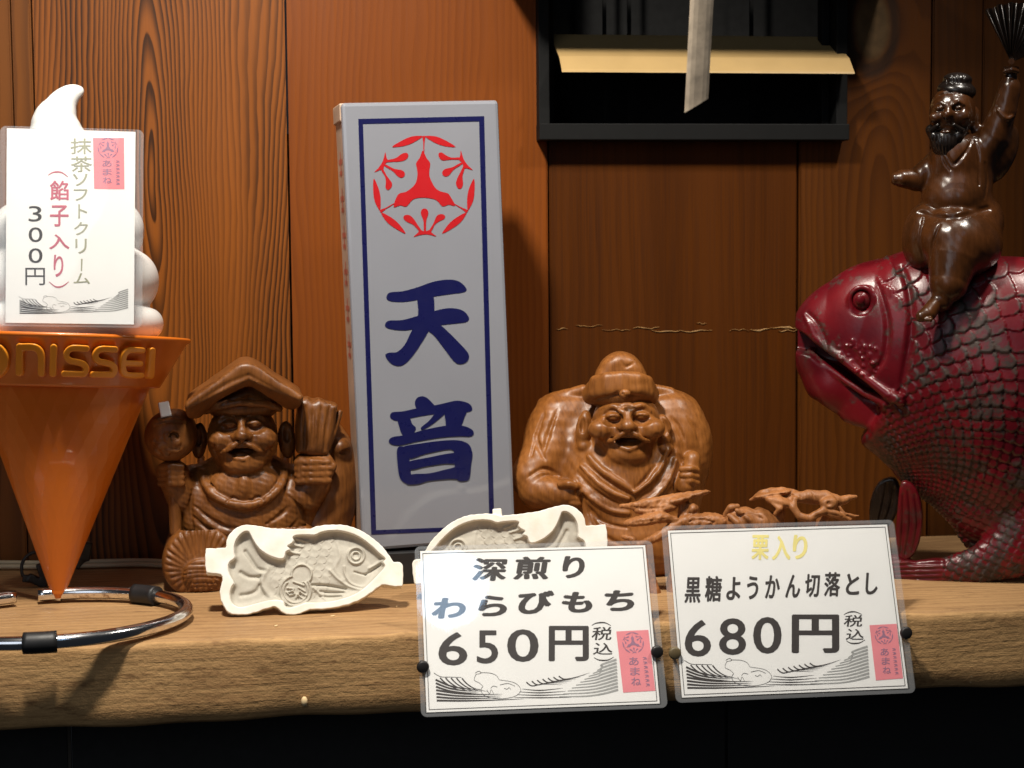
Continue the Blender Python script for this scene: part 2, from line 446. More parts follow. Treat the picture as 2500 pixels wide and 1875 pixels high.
M['carve2'] = carved_mat('carved_wood_light', (.105, .032, .006), (.31, .112, .022), .42)
M['drift'] = carved_mat('root_wood', (.16, .058, .016), (.42, .165, .050), .55, .04)
M['bronze'] = carved_mat('dark_polished_wood', (.006, .0035, .002), (.085, .026, .005), .25, .4, .35)
M['bronze_black'] = carved_mat('blackened_wood', (.004, .003, .002), (.014, .008, .006), .3, .3, .2)
def plaster():
    """chalky white rim, hollow coloured darker and greyer"""
    m_, nt, b = newmat('mould_plaster'); g = X(nt, nt.nodes.new('ShaderNodeTexCoord').outputs['Object'])
    a = nt.nodes.new('ShaderNodeAttribute'); a.attribute_name = 'mark'; mk = X(nt, a.outputs['Fac'])
    n = noise(nt, g, 60, 4); n2 = noise(nt, g, 300, 4, .7)
    rim = ramp(nt, n, [(.3, (.74, .70, .60)), (.7, (.82, .80, .75))]); inn = ramp(nt, n*.6+n2*.4, [(.3, (.40, .37, .31)), (.7, (.53, .50, .43))])
    setp(nt, b, col=mix(nt, (mk+(n2-.5)*.3).clamp(.35, .7), rim, inn), rough=.72, spec=.25); bump(nt, b, n2+n, .25, .0006); return m_
M['plaster'] = plaster()
M['orange'] = plain('orange_plastic', (.58, .135, .008), .34, .06, 14, coat=.2)
M['lit_letter_orange'] = plain('lit_letter_orange', (.85, .30, .02), .34, .06, 14)  # cone orange made lighter: frontal light put into the letter colour
M['soft_white'] = plain('white_plastic', (.80, .80, .78), .28, .02, 14)
M['rubber'] = plain('black_rubber', (.010, .010, .011), .5)
M['cable'] = plain('cream_cable', (.52, .44, .30), .5, .06)
M['brass'] = plain('plug_metal', (.45, .30, .15), .3, .1, metal=1.0)
M['label_white'] = plain('white_sticker', (.78, .78, .76), .35, .03)
M['crumb'] = plain('pale_crumb', (.75, .55, .30), .8)
M['hang'] = plain('pale_stick', (.28, .225, .165), .75, .4, 70, .3)
def chrome():
    m_, nt, b = newmat('chrome'); g = X(nt, nt.nodes.new('ShaderNodeTexCoord').outputs['Object'])
    n = noise(nt, g, 55, 5, .65).clamp(.56, .72)
    setp(nt, b, col=mix(nt, n, (.80, .80, .82), (.30, .20, .11)), metal=1.0); setp(nt, b, rough=n*.35+.17); return m_
M['chrome'] = chrome()
def laminate():
    m_, nt, b = newmat('clear_film'); nt.nodes.remove(b)
    out = nt.nodes['Material Output']; t = nt.nodes.new('ShaderNodeBsdfTransparent'); g = nt.nodes.new('ShaderNodeBsdfGlossy')
    t.inputs[0].default_value = (.97, .975, .98, 1); g.inputs['Roughness'].default_value = .03; g.inputs[0].default_value = (1, 1, 1, 1)
    fr = nt.nodes.new('ShaderNodeLayerWeight'); fac = X(nt, fr.outputs['Facing']).pow(4)*.9+.045
    mx = nt.nodes.new('ShaderNodeMixShader'); nt.links.new(fac.so, mx.inputs[0])
    nt.links.new(t.outputs[0], mx.inputs[1]); nt.links.new(g.outputs[0], mx.inputs[2]); nt.links.new(mx.outputs[0], out.inputs[0])
    g2 = X(nt, nt.nodes.new('ShaderNodeTexCoord').outputs['Object']); bm_ = nt.nodes.new('ShaderNodeBump')
    bm_.inputs['Strength'].default_value = .10; bm_.inputs['Distance'].default_value = .002
    nt.links.new(noise(nt, g2, 14, 2).so, bm_.inputs['Height']); nt.links.new(bm_.outputs[0], g.inputs['Normal'])
    return m_
M['film'] = laminate()
def film_edge(al=.08):
    m_, nt, b = newmat('milky_film_edge'); setp(nt, b, col=(.78, .80, .83), rough=.25, spec=.6); b.inputs['Alpha'].default_value = al; return m_
M['film_edge'] = film_edge(); M['film_back'] = film_edge(.05)
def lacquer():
    """red lacquer rubbed down to dark ground in blotches and on the raised rims stored in the mesh; that mark also paints shade on the lower flank"""
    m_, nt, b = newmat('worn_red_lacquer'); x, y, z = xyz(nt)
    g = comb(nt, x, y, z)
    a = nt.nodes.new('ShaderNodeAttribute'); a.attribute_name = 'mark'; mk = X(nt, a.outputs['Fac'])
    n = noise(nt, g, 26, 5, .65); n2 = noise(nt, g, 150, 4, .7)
    wear_shade = (n*1.25+n2*.55+mk*.20).clamp(.92, 1.14)
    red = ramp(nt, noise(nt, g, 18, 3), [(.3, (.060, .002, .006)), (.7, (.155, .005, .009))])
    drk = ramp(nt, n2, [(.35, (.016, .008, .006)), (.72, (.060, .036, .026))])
    setp(nt, b, col=mix(nt, wear_shade, red, drk), coat=.12, coatr=.3, spec=.4); setp(nt, b, rough=wear_shade*.3+.30)
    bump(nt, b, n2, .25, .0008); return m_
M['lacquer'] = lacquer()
# ------------------------------------------------------------------ setting: board wall with a louvred window, shelf, dark space below
wall = empty('back_wall'); tag(wall, 'wall of upright dark brown wooden boards behind the shelf', kind='structure')
ZB, ZT, TH = -.06, .80, .02
def board(P, mat, y0=0.0):
    n = len(P); V = [(x, y0, z) for x, z in P]+[(x, y0+TH, z) for x, z in P]
    Fs = [tuple(range(n)), tuple(range(2*n-1, n-1, -1))]+[(i, i+n, (i+1) % n+n, (i+1) % n) for i in range(n)]
    import bmesh
    me = mesh_py('board', V, Fs); bm = bmesh.new(); bm.from_mesh(me); bmesh.ops.recalc_face_normals(bm, faces=bm.faces[:])
    bmesh.ops.bevel(bm, geom=[e for e in bm.edges if all(abs(v.co.y-y0) < 1e-6 for v in e.verts)], offset=.0016, segments=2, affect='EDGES')
    bm.to_mesh(me); bm.free()
    return link('board', me, mat, wall)
g = .0012
board([(-.75, ZB), (-.303, ZB), (-.303, ZT), (-.75, ZT)], M['board_a'], .001)
board([(-.303+g, ZB), (-.28-g, ZB), (-.28-g, ZT), (-.303+g, ZT)], M['board_a'], .003)
board([(-.28+g, ZB), (-.004-g, ZB), (-.004-g, ZT), (-.28+g, ZT)], M['board_b'], 0)
board([(-.004+g, ZB), (.292-g, ZB), (.292-g, ZT), (-.004+g, ZT)], M['board_c'], -.001)
board([(.292+g, ZB), (.589-g, ZB), (.589-g, .482), (.292+g, .482)], M['board_d'], .002)
board([(.589+g, ZB), (.751-g, ZB), (.751-g, ZT), (.634, ZT), (.634, .482), (.589+g, .482)], M['board_e'], 0)
board([(.751+g, ZB), (.815-g, ZB), (.815-g, ZT), (.751+g, ZT)], M['board_f'], .001)
board([(.815+g, ZB), (1.35, ZB), (1.35, ZT), (.815+g, ZT)], M['board_f'], .004)
bk = link('backing', box_mesh('backing', (-.75, .026, ZB), (1.35, .03, .482)), M['void'], wall)
# long pale scratch across the board under the window: short gouges standing out of the varnish
scr = empty('wall_scratch'); scr.parent = wall
V, Fs = [], []
for x0, x1, y, w_ in ((1358, 1386, 804, 3), (1405, 1470, 795, 2), (1470, 1540, 806, 2), (1545, 1610, 800, 3), (1590, 1660, 808, 4), (1660, 1738, 809, 4), (1700, 1725, 790, 2),
                      (1780, 1830, 806, 2), (1832, 1880, 805, 5), (1880, 1950, 802, 6), (1900, 1945, 808, 4)):
    n = 7
    for i in range(n):
        t = i/(n-1); px = x0+(x1-x0)*t; a = on_y(px, y+random.uniform(-3, 3), 0.0012); hw = w_*.00022*math.sin(math.pi*min(.9, max(.1, t)))*random.uniform(.5, 1.3)
        V += [(a[0], .0013, a[2]-hw), (a[0], .0007, a[2]), (a[0], .0013, a[2]+hw)]
        if i:
            b0 = len(V)-6
            Fs += [(b0, b0+3, b0+4, b0+1), (b0+1, b0+4, b0+5, b0+2)]
me = mesh_py('scratch', V, Fs); M['scratch'] = plain('bare_wood_scratch', (.28, .15, .045), .7, .3, 200)
bpy.data.objects.remove(scr); link('scratch', me, M['scratch'], wall)

win = empty('louvre_window', (.46, 0, .475), 0, 'black metal louvre window set in the board wall', 'window')
def wbox(name, lo, hi, mat, bev=.001):
    o = link(name, box_mesh(name, np.array(lo)-np.array(win.location), np.array(hi)-np.array(win.location), bev), mat, win); return o
wbox('frame_jamb', (.2785, -.020, .476), (.291, .02, .82), M['frame_black'])
wbox('frame_jamb', (.6275, -.020, .476), (.641, .02, .82), M['frame_black'])
wbox('frame_sill', (.2780, -.026, .472), (.6415, .02, .4905), M['frame_black'])
wbox('inner_stop', (.2915, .004, .491), (.300, .022, .82), M['frame_black'])
wbox('inner_stop', (.618, .004, .491), (.627, .022, .82), M['frame_black'])
wbox('dark_recess', (.25, .12, .40), (.67, .125, .85), M['void'], 0)
for x in (.37, .40, .55): wbox('grille_bar', (x, .07, .45), (x+.004, .075, .84), M['frame_black'], 0)
fl, fr_ = on_y(1372, 178, -.052), on_y(2087, 178, -.052); zf = (fl[2]+fr_[2])/2; zb = on_y(1345, 88, .030)[2]
def blade(dz, name):
    x0, x1 = fl[0], fr_[0]; lip = .006
    P = [(-.052, zf), (-.034, zf+.0178), (.030, zb+.000)]
    V = []
    o0 = np.array(win.location)
    for (yy, zz) in P: V += [(x0-o0[0], yy, zz+dz-o0[2]), (x1-o0[0], yy, zz+dz-o0[2])]
    for (yy, zz) in P[::-1]: V += [(x0-o0[0], yy+.0012, zz+dz+.0022-o0[2]), (x1-o0[0], yy+.0012, zz+dz+.0022-o0[2])]
    n = len(V)//2; Fs = [(2*i, 2*i+1, 2*((i+1) % n)+1, 2*((i+1) % n)) for i in range(n)]
    Fs += [tuple(range(0, 2*n, 2))[::-1], tuple(range(1, 2*n, 2))]
    return link(name, mesh_py(name, V, Fs), M['louvre'], win)
blade(0, 'louvre_blade')
wbox('window_hood', (.235, -.118, .662), (.690, -.001, .690), M['frame_black'])

# shelf: one thick plank
def plank_profile():
    xs = np.linspace(-.75, 1.35, 211); prof = [(0.0, 0.0), (-.20, 0.0), (-.36, 0.0), (-SHELF_D+.008, .0), (-SHELF_D+.0025, -.0010), (-SHELF_D+.0004, -.0035), (-SHELF_D, -.008),
        (-SHELF_D, -.03), (-SHELF_D, -.055), (-SHELF_D+.0005, -SHELF_T+.004), (-SHELF_D+.004, -SHELF_T), (-.2, -SHELF_T), (0, -SHELF_T)]
    V = []; n = len(prof); ph = rng.uniform(0, 6.28, 8)
    for x in xs:
        e = .0009*math.sin(x*31+ph[0])+.0007*math.sin(x*83+ph[1])+.0005*math.sin(x*170+ph[2])
        e2 = .0012*math.sin(x*23+ph[3])+.0008*math.sin(x*61+ph[4])
        for i, (y, z) in enumerate(prof):
            k = 1 if 3 <= i <= 6 else 0; k2 = 1 if 8 <= i <= 10 else 0
            V.append((x, y+e*k+e2*k2, z+(e*.6*k if i > 3 else 0)+e2*.7*k2))
    Fs = []
    for i in range(len(xs)-1):
        for j in range(n-1): Fs.append((i*n+j, i*n+j+1, (i+1)*n+j+1, (i+1)*n+j))
    me = mesh_py('shelf', V, Fs, True); me.materials.append(M['shelf_top']); me.materials.append(M['shelf_edge'])
    for i, p in enumerate(me.polygons): p.material_index = 0 if (i % (n-1)) <= 3 else 1
    return me
shelf = link('shelf', plank_profile(), None); tag(shelf, 'thick pale wooden shelf plank with rough brown front edge', kind='structure')
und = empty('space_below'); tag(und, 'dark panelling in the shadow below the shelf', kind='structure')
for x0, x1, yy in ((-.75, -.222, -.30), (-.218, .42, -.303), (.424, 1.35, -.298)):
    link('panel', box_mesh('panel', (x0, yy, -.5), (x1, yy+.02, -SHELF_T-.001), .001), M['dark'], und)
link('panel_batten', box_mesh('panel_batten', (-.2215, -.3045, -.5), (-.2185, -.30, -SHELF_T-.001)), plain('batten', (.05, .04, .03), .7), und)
# crumbs on the shelf and a pale nub on the front edge
for i, (x, y) in enumerate(((812, 1504), (674, 1528), (968, 1481))):
    p = on_z(x, y, .0006); c = link('crumb', box_mesh('crumb', (-.0022, -.0008, -.0006), (.0022, .0008, .0006), .0003, 1), M['crumb']); c.location = p
    c.rotation_euler = (0, 0, .6+i*.4); tag(c, ('pale crumb on the shelf just below the fish mould belly', 'pale crumb on the shelf front below the fish mould tail', 'pale crumb on the shelf below the fish mould nose tab')[i], 'crumb')
p = on_y(743, 1712, -SHELF_D-.001)
nub = Vol((-30, 30), (-30, 30), (-14, 14), 1.2); nub.ell(0, 0, 0, 8, 12, 7); fr0 = Frame(743, 1712, p)
V, Fq = nub.net(); V[:, 0] += 743; V[:, 1] += 1712
o = link('wood_nub', mesh_np('wood_nub', fr0.map(V), Fq[:, ::-1]), M['crumb']); o.location = p; o.rotation_euler = (0, 0, fr0.rz)
tag(o, 'small pale wooden nub on the shelf front edge', 'nub')

# ------------------------------------------------------------------ lettering
_fc = {}
def glyph(ch, bold=0.0):
    key = (ch, bold)
    if key in _fc: return _fc[key]
    cu = bpy.data.curves.new('t', 'FONT'); cu.body = ch; cu.size = 1; cu.offset = bold; cu.resolution_u = 4; cu.fill_mode = 'FRONT'
    o = bpy.data.objects.new('t', cu); COL.objects.link(o); dg = bpy.context.evaluated_depsgraph_get()
    me = bpy.data.meshes.new_from_object(o.evaluated_get(dg)); bpy.data.objects.remove(o)
    V = np.array([v.co[:2] for v in me.vertices]) if len(me.vertices) else np.zeros((0, 2)); Fs = [tuple(p.vertices) for p in me.polygons]
    bpy.data.meshes.remove(me)
    if len(V): V = V-(V.min(0)+V.max(0))/2
    _fc[key] = (V, Fs); return V, Fs
class Sheet:
    """flat thing whose face is seen in the photo: corner pixels on a plane give its place and size"""
    def __init__(s, TL, TR, BL, p, n):
        s.n = np.asarray(n, float)/np.linalg.norm(n)
        a, b, c = [on_plane(*q, p, s.n) for q in (TL, TR, BL)]
        s.o = a; s.u = (b-a)/np.linalg.norm(b-a); s.v = -np.cross(s.n, s.u)*1.0
        if np.dot(s.v, c-a) < 0: s.v = -s.v
        s.w = np.linalg.norm(b-a); s.h = np.dot(c-a, s.v); s.p = p
        if np.dot(s.n, CAM-a) < 0: s.n = -s.n
        s.M = Matrix(((s.u[0], -s.v[0], s.n[0], s.o[0]), (s.u[1], -s.v[1], s.n[1], s.o[1]), (s.u[2], -s.v[2], s.n[2], s.o[2]), (0, 0, 0, 1)))
    def loc(s, x, y):
        q = on_plane(x, y, s.o, s.n)-s.o; return np.array([np.dot(q, s.u), -np.dot(q, s.v)])
def flat(name, polys, mat, parent, z):
    """polygons [(V2d, faces)] at height z above the sheet, local sheet coordinates"""
    V, Fs = [], []; b = 0
    for i, (P, f) in enumerate(polys):
        k = max(1, len(P)//7); V += [(x, y, z+(.000008*(j//k) if len(P) > 60 else .000003*(i % 9))) for j, (x, y) in enumerate(P)]; Fs += [tuple(b+j for j in q) for q in f]; b += len(P)
    return link(name, mesh_py(name, V, Fs), mat, parent)
def glyph_at(sh, ch, cx, cy, w_, h_, bold=.0, slant=0, fixed=False):
    V, Fs = glyph(ch, 0)
    if not len(V): return (V, Fs)
    if bold > 0:                      # brush weight: copies shifted round a small circle, each a hair higher
        n0 = len(V); W_ = []; G_ = []
        for i in range(7):
            a = i*math.pi/3; d = np.array([math.cos(a)*bold*1.25, math.sin(a)*bold*.8]) if i else np.zeros(2)
            W_.append(V+d); G_ += [tuple(j+i*n0 for j in f) for f in Fs]
        V = np.vstack(W_); Fs = G_
    ext = V.max(0)-V.min(0)
    c = sh.loc(cx, cy); ux = sh.loc(cx+w_/2, cy)-sh.loc(cx-w_/2, cy); uy = sh.loc(cx, cy-h_/2)-sh.loc(cx, cy+h_/2)
    sx = V[:, 0]/(1.0 if fixed else ext[0]); sy = V[:, 1]/(1.0 if fixed else ext[1])
    sx = sx+slant*sy
    return (c+np.outer(sx, ux)+np.outer(sy, uy), Fs)
def stroke2d(sh, P, w0, w1=None, wm=None, n=6):
    """tapered brush line through photo pixels"""
    Q = catmull(P, n) if n > 1 else np.asarray(P, float); N = len(Q); w1 = w0 if w1 is None else w1
    t = np.linspace(0, 1, N); ww = w0+(w1-w0)*t if wm is None else np.where(t < .5, w0+(wm-w0)*2*t, wm+(w1-wm)*(2*t-1))
    T = np.gradient(Q, axis=0); T /= np.linalg.norm(T, axis=1)[:, None]+1e-9; Nn = np.column_stack([-T[:, 1], T[:, 0]])
    A = Q+Nn*ww[:, None]/2; B = Q-Nn*ww[:, None]/2
    V = np.array([sh.loc(*q) for q in np.vstack([A, B])])
    return (V, [(i, i+1, N+i+1, N+i) for i in range(N-1)])
def shape2d(sh, P, n=5):
    Q = catmull(P, n, True) if n > 1 else np.asarray(P, float)
    from mathutils.geometry import tessellate_polygon
    V = np.array([sh.loc(*q) for q in Q]); tri = tessellate_polygon([[Vector((a, b, 0)) for a, b in V]])
    return (V, [tuple(t) for t in tri])
def rrect(w_, h_, r, n=5, inset=0):
    P = []
    for cx, cy, a0 in ((w_-r, -r, 90), (r, -r, 180), (r, -h_+r, 270), (w_-r, -h_+r, 0)):
        for i in range(n+1):
            a = R(a0-90+90*i/n) if False else R(a0+90*i/n-90)
            P.append((cx+(r-inset)*math.cos(a), cy+(r-inset)*math.sin(a)))
    return P
def slab(name, P, z0, z1, mat, parent):
    n = len(P); V = [(x, y, z1) for x, y in P]+[(x, y, z0) for x, y in P]
    import bmesh
    Fs = [tuple(range(n)), tuple(range(2*n-1, n-1, -1))]+[(i, i+n, (i+1) % n+n, (i+1) % n) for i in range(n)]
    me = mesh_py(name, V, Fs); bm = bmesh.new(); bm.from_mesh(me); bmesh.ops.recalc_face_normals(bm, faces=bm.faces[:]); bm.to_mesh(me); bm.free()
    return link(name, me, mat, parent)

# ------------------------------------------------------------------ emblem (three-fold crest), drawn in its own units
EMB_C = (683, 655)
def emblem():
    out = []
    body = [(675, 400), (700, 450), (728, 490), (722, 540), (725, 590), (760, 660), (800, 690), (850, 703), (870, 725), (905, 792), (860, 785), (815, 797), (770, 752), (690, 735), (610, 745), (560, 797), (515, 790), (468, 801), (500, 712), (560, 692), (620, 640), (637, 580), (634, 530), (628, 490), (655, 450)]
    out.append(('p', body, 3))
    leaf = [(672, 297), (600, 300), (530, 328), (458, 374), (530, 370), (590, 352), (640, 325), (660, 312)]
    crown = [(610, 1014), (640, 985), (655, 965), (690, 975), (725, 965), (740, 985), (772, 1010), (730, 1000), (690, 996), (650, 1002)]
    drops = [[(684, 972), (680, 900), (662, 850), (668, 822), (688, 812), (708, 822), (714, 850), (700, 900), (697, 972)],
             [(650, 972), (610, 930), (560, 905), (538, 880), (548, 860), (580, 860), (610, 885), (640, 930), (664, 966)],
             [(722, 968), (750, 920), (775, 865), (805, 852), (832, 862), (828, 885), (790, 905), (760, 930), (736, 974)]]
    for k in range(3):
        a = R(120*k); c, s_ = math.cos(a), math.sin(a)
        def rot(P, mir=False): return [(EMB_C[0]+c*((2*EMB_C[0]-x if mir else x)-EMB_C[0])-s_*(y-EMB_C[1]), EMB_C[1]+s_*((2*EMB_C[0]-x if mir else x)-EMB_C[0])+c*(y-EMB_C[1])) for x, y in P]
        out.append(('p', rot(leaf), 4)); out.append(('p', rot(leaf, True), 4)); out.append(('p', rot(crown), 3))
        for d in drops: out.append(('p', rot(d), 4))
        out.append(('p', rot([(672, 300), (694, 300), (687, 345), (686, 410), (680, 410), (679, 345)]), 2))
    return out
# ------------------------------------------------------------------ shop sign
sd = on_z(950, 1428)[1]                                   # front of the black plinth on the shelf
a_ = R(6)
sn = np.array([math.sin(a_), -math.cos(a_), 0.0])
s0 = on_y(866, 1349, sd)
SG = Sheet((833, 251), (1217, 244), (866, 1349), s0, sn)
sign = bpy.data.objects.new('shop_sign', None); COL.objects.link(sign); sign.matrix_world = SG.M; sign.empty_display_size = .02
tag(sign, 'tall white upright shop sign with red crest and navy characters', 'sign')
SW, SH_, SDp = SG.w, SG.h, .062
def lbox(name, lo, hi, mat, parent, bev=0): return link(name, box_mesh(name, lo, hi, bev), mat, parent)
lbox('face_panel', (0, -SH_, -.010), (SW, 0, 0), M['acrylic'], sign, .0038)
lbox('casing', (.0015, -SH_+.002, -SDp), (SW-.0015, -.0015, -.0115), M['aged_side'], sign, .002)
cap = lbox('top_cap', (-.0006, -.018, -SDp-.001), (SW+.0006, .0006, -.0108), M['aged_side'], sign, .0015)
def b4(x, y): return (800+x/2.911, 230+y/2.911)
def b5(x, y): return (800+x/2.183, 640+y/2.183)
bl = [(b4(219, 176), b4(1110, 157), b5(885, 1425), b5(234, 1452))]
o4 = [SG.loc(*q) for q in (b4(217, 176), b4(1111, 156), b5(888, 1424), b5(232, 1452))]
i4 = [SG.loc(*q) for q in (b4(250, 211), b4(1076, 193), b5(862, 1405), b5(258, 1428))]
flat('navy_border', [(np.array(o4+i4), [(0, 1, 5, 4), (1, 2, 6, 5), (2, 3, 7, 6), (3, 0, 4, 7)])], M['navy'], sign, .0004)
flat('crest', [shape2d(SG, [b4(*p) for p in P], n) for _, P, n in emblem()], M['red'], sign, .0004)
TEN = [[(313, 188), (330, 162), (400, 155), (480, 133), (560, 105), (640, 93), (700, 103), (738, 140), (725, 160), (640, 172), (540, 188), (440, 208), (370, 212), (325, 205)],
  [(305, 335), (325, 312), (400, 308), (500, 280), (600, 252), (660, 245), (720, 258), (752, 295), (740, 318), (690, 326), (600, 335), (500, 345), (430, 362), (370, 362), (320, 352)],
  [(478, 170), (520, 140), (560, 170), (568, 250), (560, 320), (530, 380), (500, 430), (460, 490), (420, 535), (385, 553), (345, 545), (315, 515), (308, 492), (330, 482), (370, 478), (410, 440), (440, 380), (465, 330), (482, 270)],
  [(520, 340), (560, 315), (600, 335), (640, 370), (700, 430), (745, 480), (752, 510), (735, 535), (700, 543), (670, 525), (620, 460), (570, 395), (535, 365)]]
ON = [[(466, 740), (485, 718), (520, 718), (555, 748), (585, 790), (540, 812), (500, 800), (470, 775)],
  [(332, 820), (345, 800), (400, 795), (470, 780), (560, 765), (620, 752), (690, 738), (750, 752), (770, 780), (755, 797), (700, 800), (600, 806), (500, 820), (430, 834), (370, 845), (340, 835)],
  [(375, 835), (432, 828), (450, 862), (470, 885), (450, 920), (420, 940), (395, 915), (382, 880)],
  [(580, 800), (628, 800), (590, 838), (545, 872), (505, 892), (498, 880), (540, 845)],
  [(632, 790), (732, 790), (727, 830), (700, 885), (640, 893), (628, 850)],
  [(325, 955), (345, 932), (420, 920), (520, 892), (640, 870), (720, 872), (765, 890), (778, 912), (760, 928), (700, 928), (600, 935), (480, 955), (390, 975), (345, 972)],
  [(370, 995), (400, 982), (432, 1000), (436, 1060), (442, 1120), (452, 1172), (420, 1180), (385, 1150), (372, 1080)],
  [(395, 988), (500, 965), (620, 950), (700, 950), (750, 970), (765, 1010), (720, 1020), (678, 1008), (640, 998), (520, 1022), (430, 1046)],
  [(678, 1000), (765, 1000), (762, 1090), (755, 1150), (735, 1165), (700, 1165), (678, 1140), (676, 1070)],
  [(430, 1064), (540, 1040), (640, 1020), (690, 1020), (690, 1070), (620, 1074), (520, 1089), (440, 1105)],
  [(440, 1133), (540, 1125), (640, 1102), (690, 1095), (700, 1150), (640, 1155), (540, 1165), (480, 1182), (420, 1180)]]
for nm, G in (('character', TEN), ('character', ON)):
    V, Fs, b = [], [], 0
    for i, P in enumerate(G):
        q, f = shape2d(SG, [b5(*p) for p in P], 5); V += [(x, y, .0004+.00006*i) for x, y in q]; Fs += [tuple(b+j for j in t) for t in f]; b += len(q)
    link(nm, mesh_py(nm, V, Fs), M['navy'], sign)
# faded red marks on the narrow left side
V, Fs = [], []
for i in range(6):
    z0 = -.055-.038*i
    for (ya, yb, za, zb_) in ((-.048, -.022, z0, z0-.005), (-.038, -.032, z0+.008, z0-.018), (-.046, -.026, z0-.012, z0-.016)):
        b = len(V); V += [(.0012, za, ya), (.0012, za, yb), (.0012, zb_, yb), (.0012, zb_, ya)]; Fs.append((b, b+1, b+2, b+3))
link('faded_marks', mesh_py('faded_marks', V, Fs), M['faded_red'], sign)
# black plinth under the sign
pl = SG.M @ Vector((SW/2, -SH_, -SDp/2))
plinth = link('plinth', box_mesh('plinth', (-SW/2+.003, -.036, 0), (SW/2-.003, .036, pl.z-.004), .0015), M['rubber']); plinth.location = (pl.x, pl.y, 0); plinth.rotation_euler = (0, 0, a_)
tag(plinth, 'low black plinth under the white shop sign', 'plinth')

# ------------------------------------------------------------------ price cards
def wave(sh, T, sc):
    """printed surf: T maps print units (0..1340 across, 0..320 down) to photo pixels"""
    dark, grey, thin = [], [], []
    for i in range(7):                        # left swell, lines fanning out from the lower right
        y0 = 34+i*27; e = 330+i*52-(i % 3)*60; k = 6-i
        P = [(0, y0), (e*.30, y0+k*7.0+6), (e*.65, y0+k*11.5+5), (e, y0+k*13.5)]
        dark.append(stroke2d(sh, [T(*p) for p in P], 14*sc, .6*sc, 10*sc, 5))
    for i in range(5):
        x0 = 34+i*40; P = [(x0, 20+i*1.5), (x0+34, 58+i*3), (x0+90, 96+i*3), (x0+165+i*6, 128+i*2)]
        dark.append(stroke2d(sh, [T(*p) for p in P], 10*sc, .6*sc, 8*sc, 5))
    dark.append(stroke2d(sh, [T(*p) for p in [(-10, -18), (40, 12), (110, 16), (190, 20)]], 4*sc, 3*sc))
    for i in range(7):                        # right swell
        x0, y0 = 665+i*40, 66-i*7; P = [(x0, y0), (x0+40, y0+30-i), (x0+120, 84-i*8), (930+i*34, 92-i*15)]
        dark.append(stroke2d(sh, [T(*p) for p in P], 9*sc, .6*sc, 7*sc, 5))
    for i in range(4):
        dark.append(stroke2d(sh, [T(*p) for p in [(630-i*20, 118+i*22), (760, 132+i*19), (930+i*20, 118+i*24)]], 1.5*sc, 1*sc, 8*sc, 5))
    for i in range(10):                       # broad grey hatching on the right
        y0 = 196-i*22
        grey.append(stroke2d(sh, [T(*p) for p in [(900+i*32, y0-12), (1090+i*16, y0-12-i*3), (1220, y0-28-i*3), (1335, y0-58-i*4)]], 6*sc, 17*sc, None, 4))
    gourd = [[(292, -12), (322, -26), (335, -10), (300, -2)], [(300, -4), (284, 42), (320, 66), (345, 92)], [(330, -14), (400, -10), (446, 10), (466, 44)],
             [(345, 92), (330, 120), (346, 160), (410, 186), (500, 190), (580, 172), (620, 132), (606, 92), (560, 62), (466, 44)], [(372, 120), (390, 150), (404, 120), (420, 152)],
             [(470, 84), (530, 74), (580, 96)], [(500, 110), (520, 118), (536, 106), (548, 122)], [(450, 100), (420, 92), (400, 110)]]
    for P in gourd: thin.append(stroke2d(sh, [T(*p) for p in P], 3.2*sc, 2.2*sc, None, 5))
    return dark, grey, thin
def small_tag(sh, parent, q):
    """pink slip with the crest and small writing; q = corner pixels TL TR BR BL"""
    q = [np.array(p, float) for p in q]
    def T(u, v): return tuple((q[0]*(1-u)+q[1]*u)*(1-v)+(q[3]*(1-u)+q[2]*u)*v)
    P = np.array([sh.loc(*p) for p in q]); slip = flat('pink_slip', [(P, [(0, 1, 2, 3)])], M['pink'], parent, .0005)
    wpx = np.linalg.norm(q[1]-q[0]); hpx = np.linalg.norm(q[3]-q[0])
    E_ = [shape2d(sh, [T(.48+(x-683)/370*.34, .20+(y-655)/370*.34*wpx/hpx) for x, y in Pp], 2) for _, Pp, n in emblem()]
    flat('slip_crest', E_, M['ink_mauve'], slip, .00062)
    flat('slip_writing', [glyph_at(sh, ch, *T(.44, .50+.165*i), wpx*.30, hpx*.13, .01) for i, ch in enumerate('あまね')], M['ink_mauve'], slip, .00062)
    V_ = []
    for i in range(7):                       # column of writing too small to read
        for d in (-.05, .0, .05): V_.append(stroke2d(sh, [T(.76+d*.6, .445+.072*i), T(.82+d*.4, .46+.072*i), T(.78+d, .487+.072*i)], wpx*.022, wpx*.018, None, 2))
    flat('slip_small_writing', V_, M['ink_mauve'], slip, .00062)
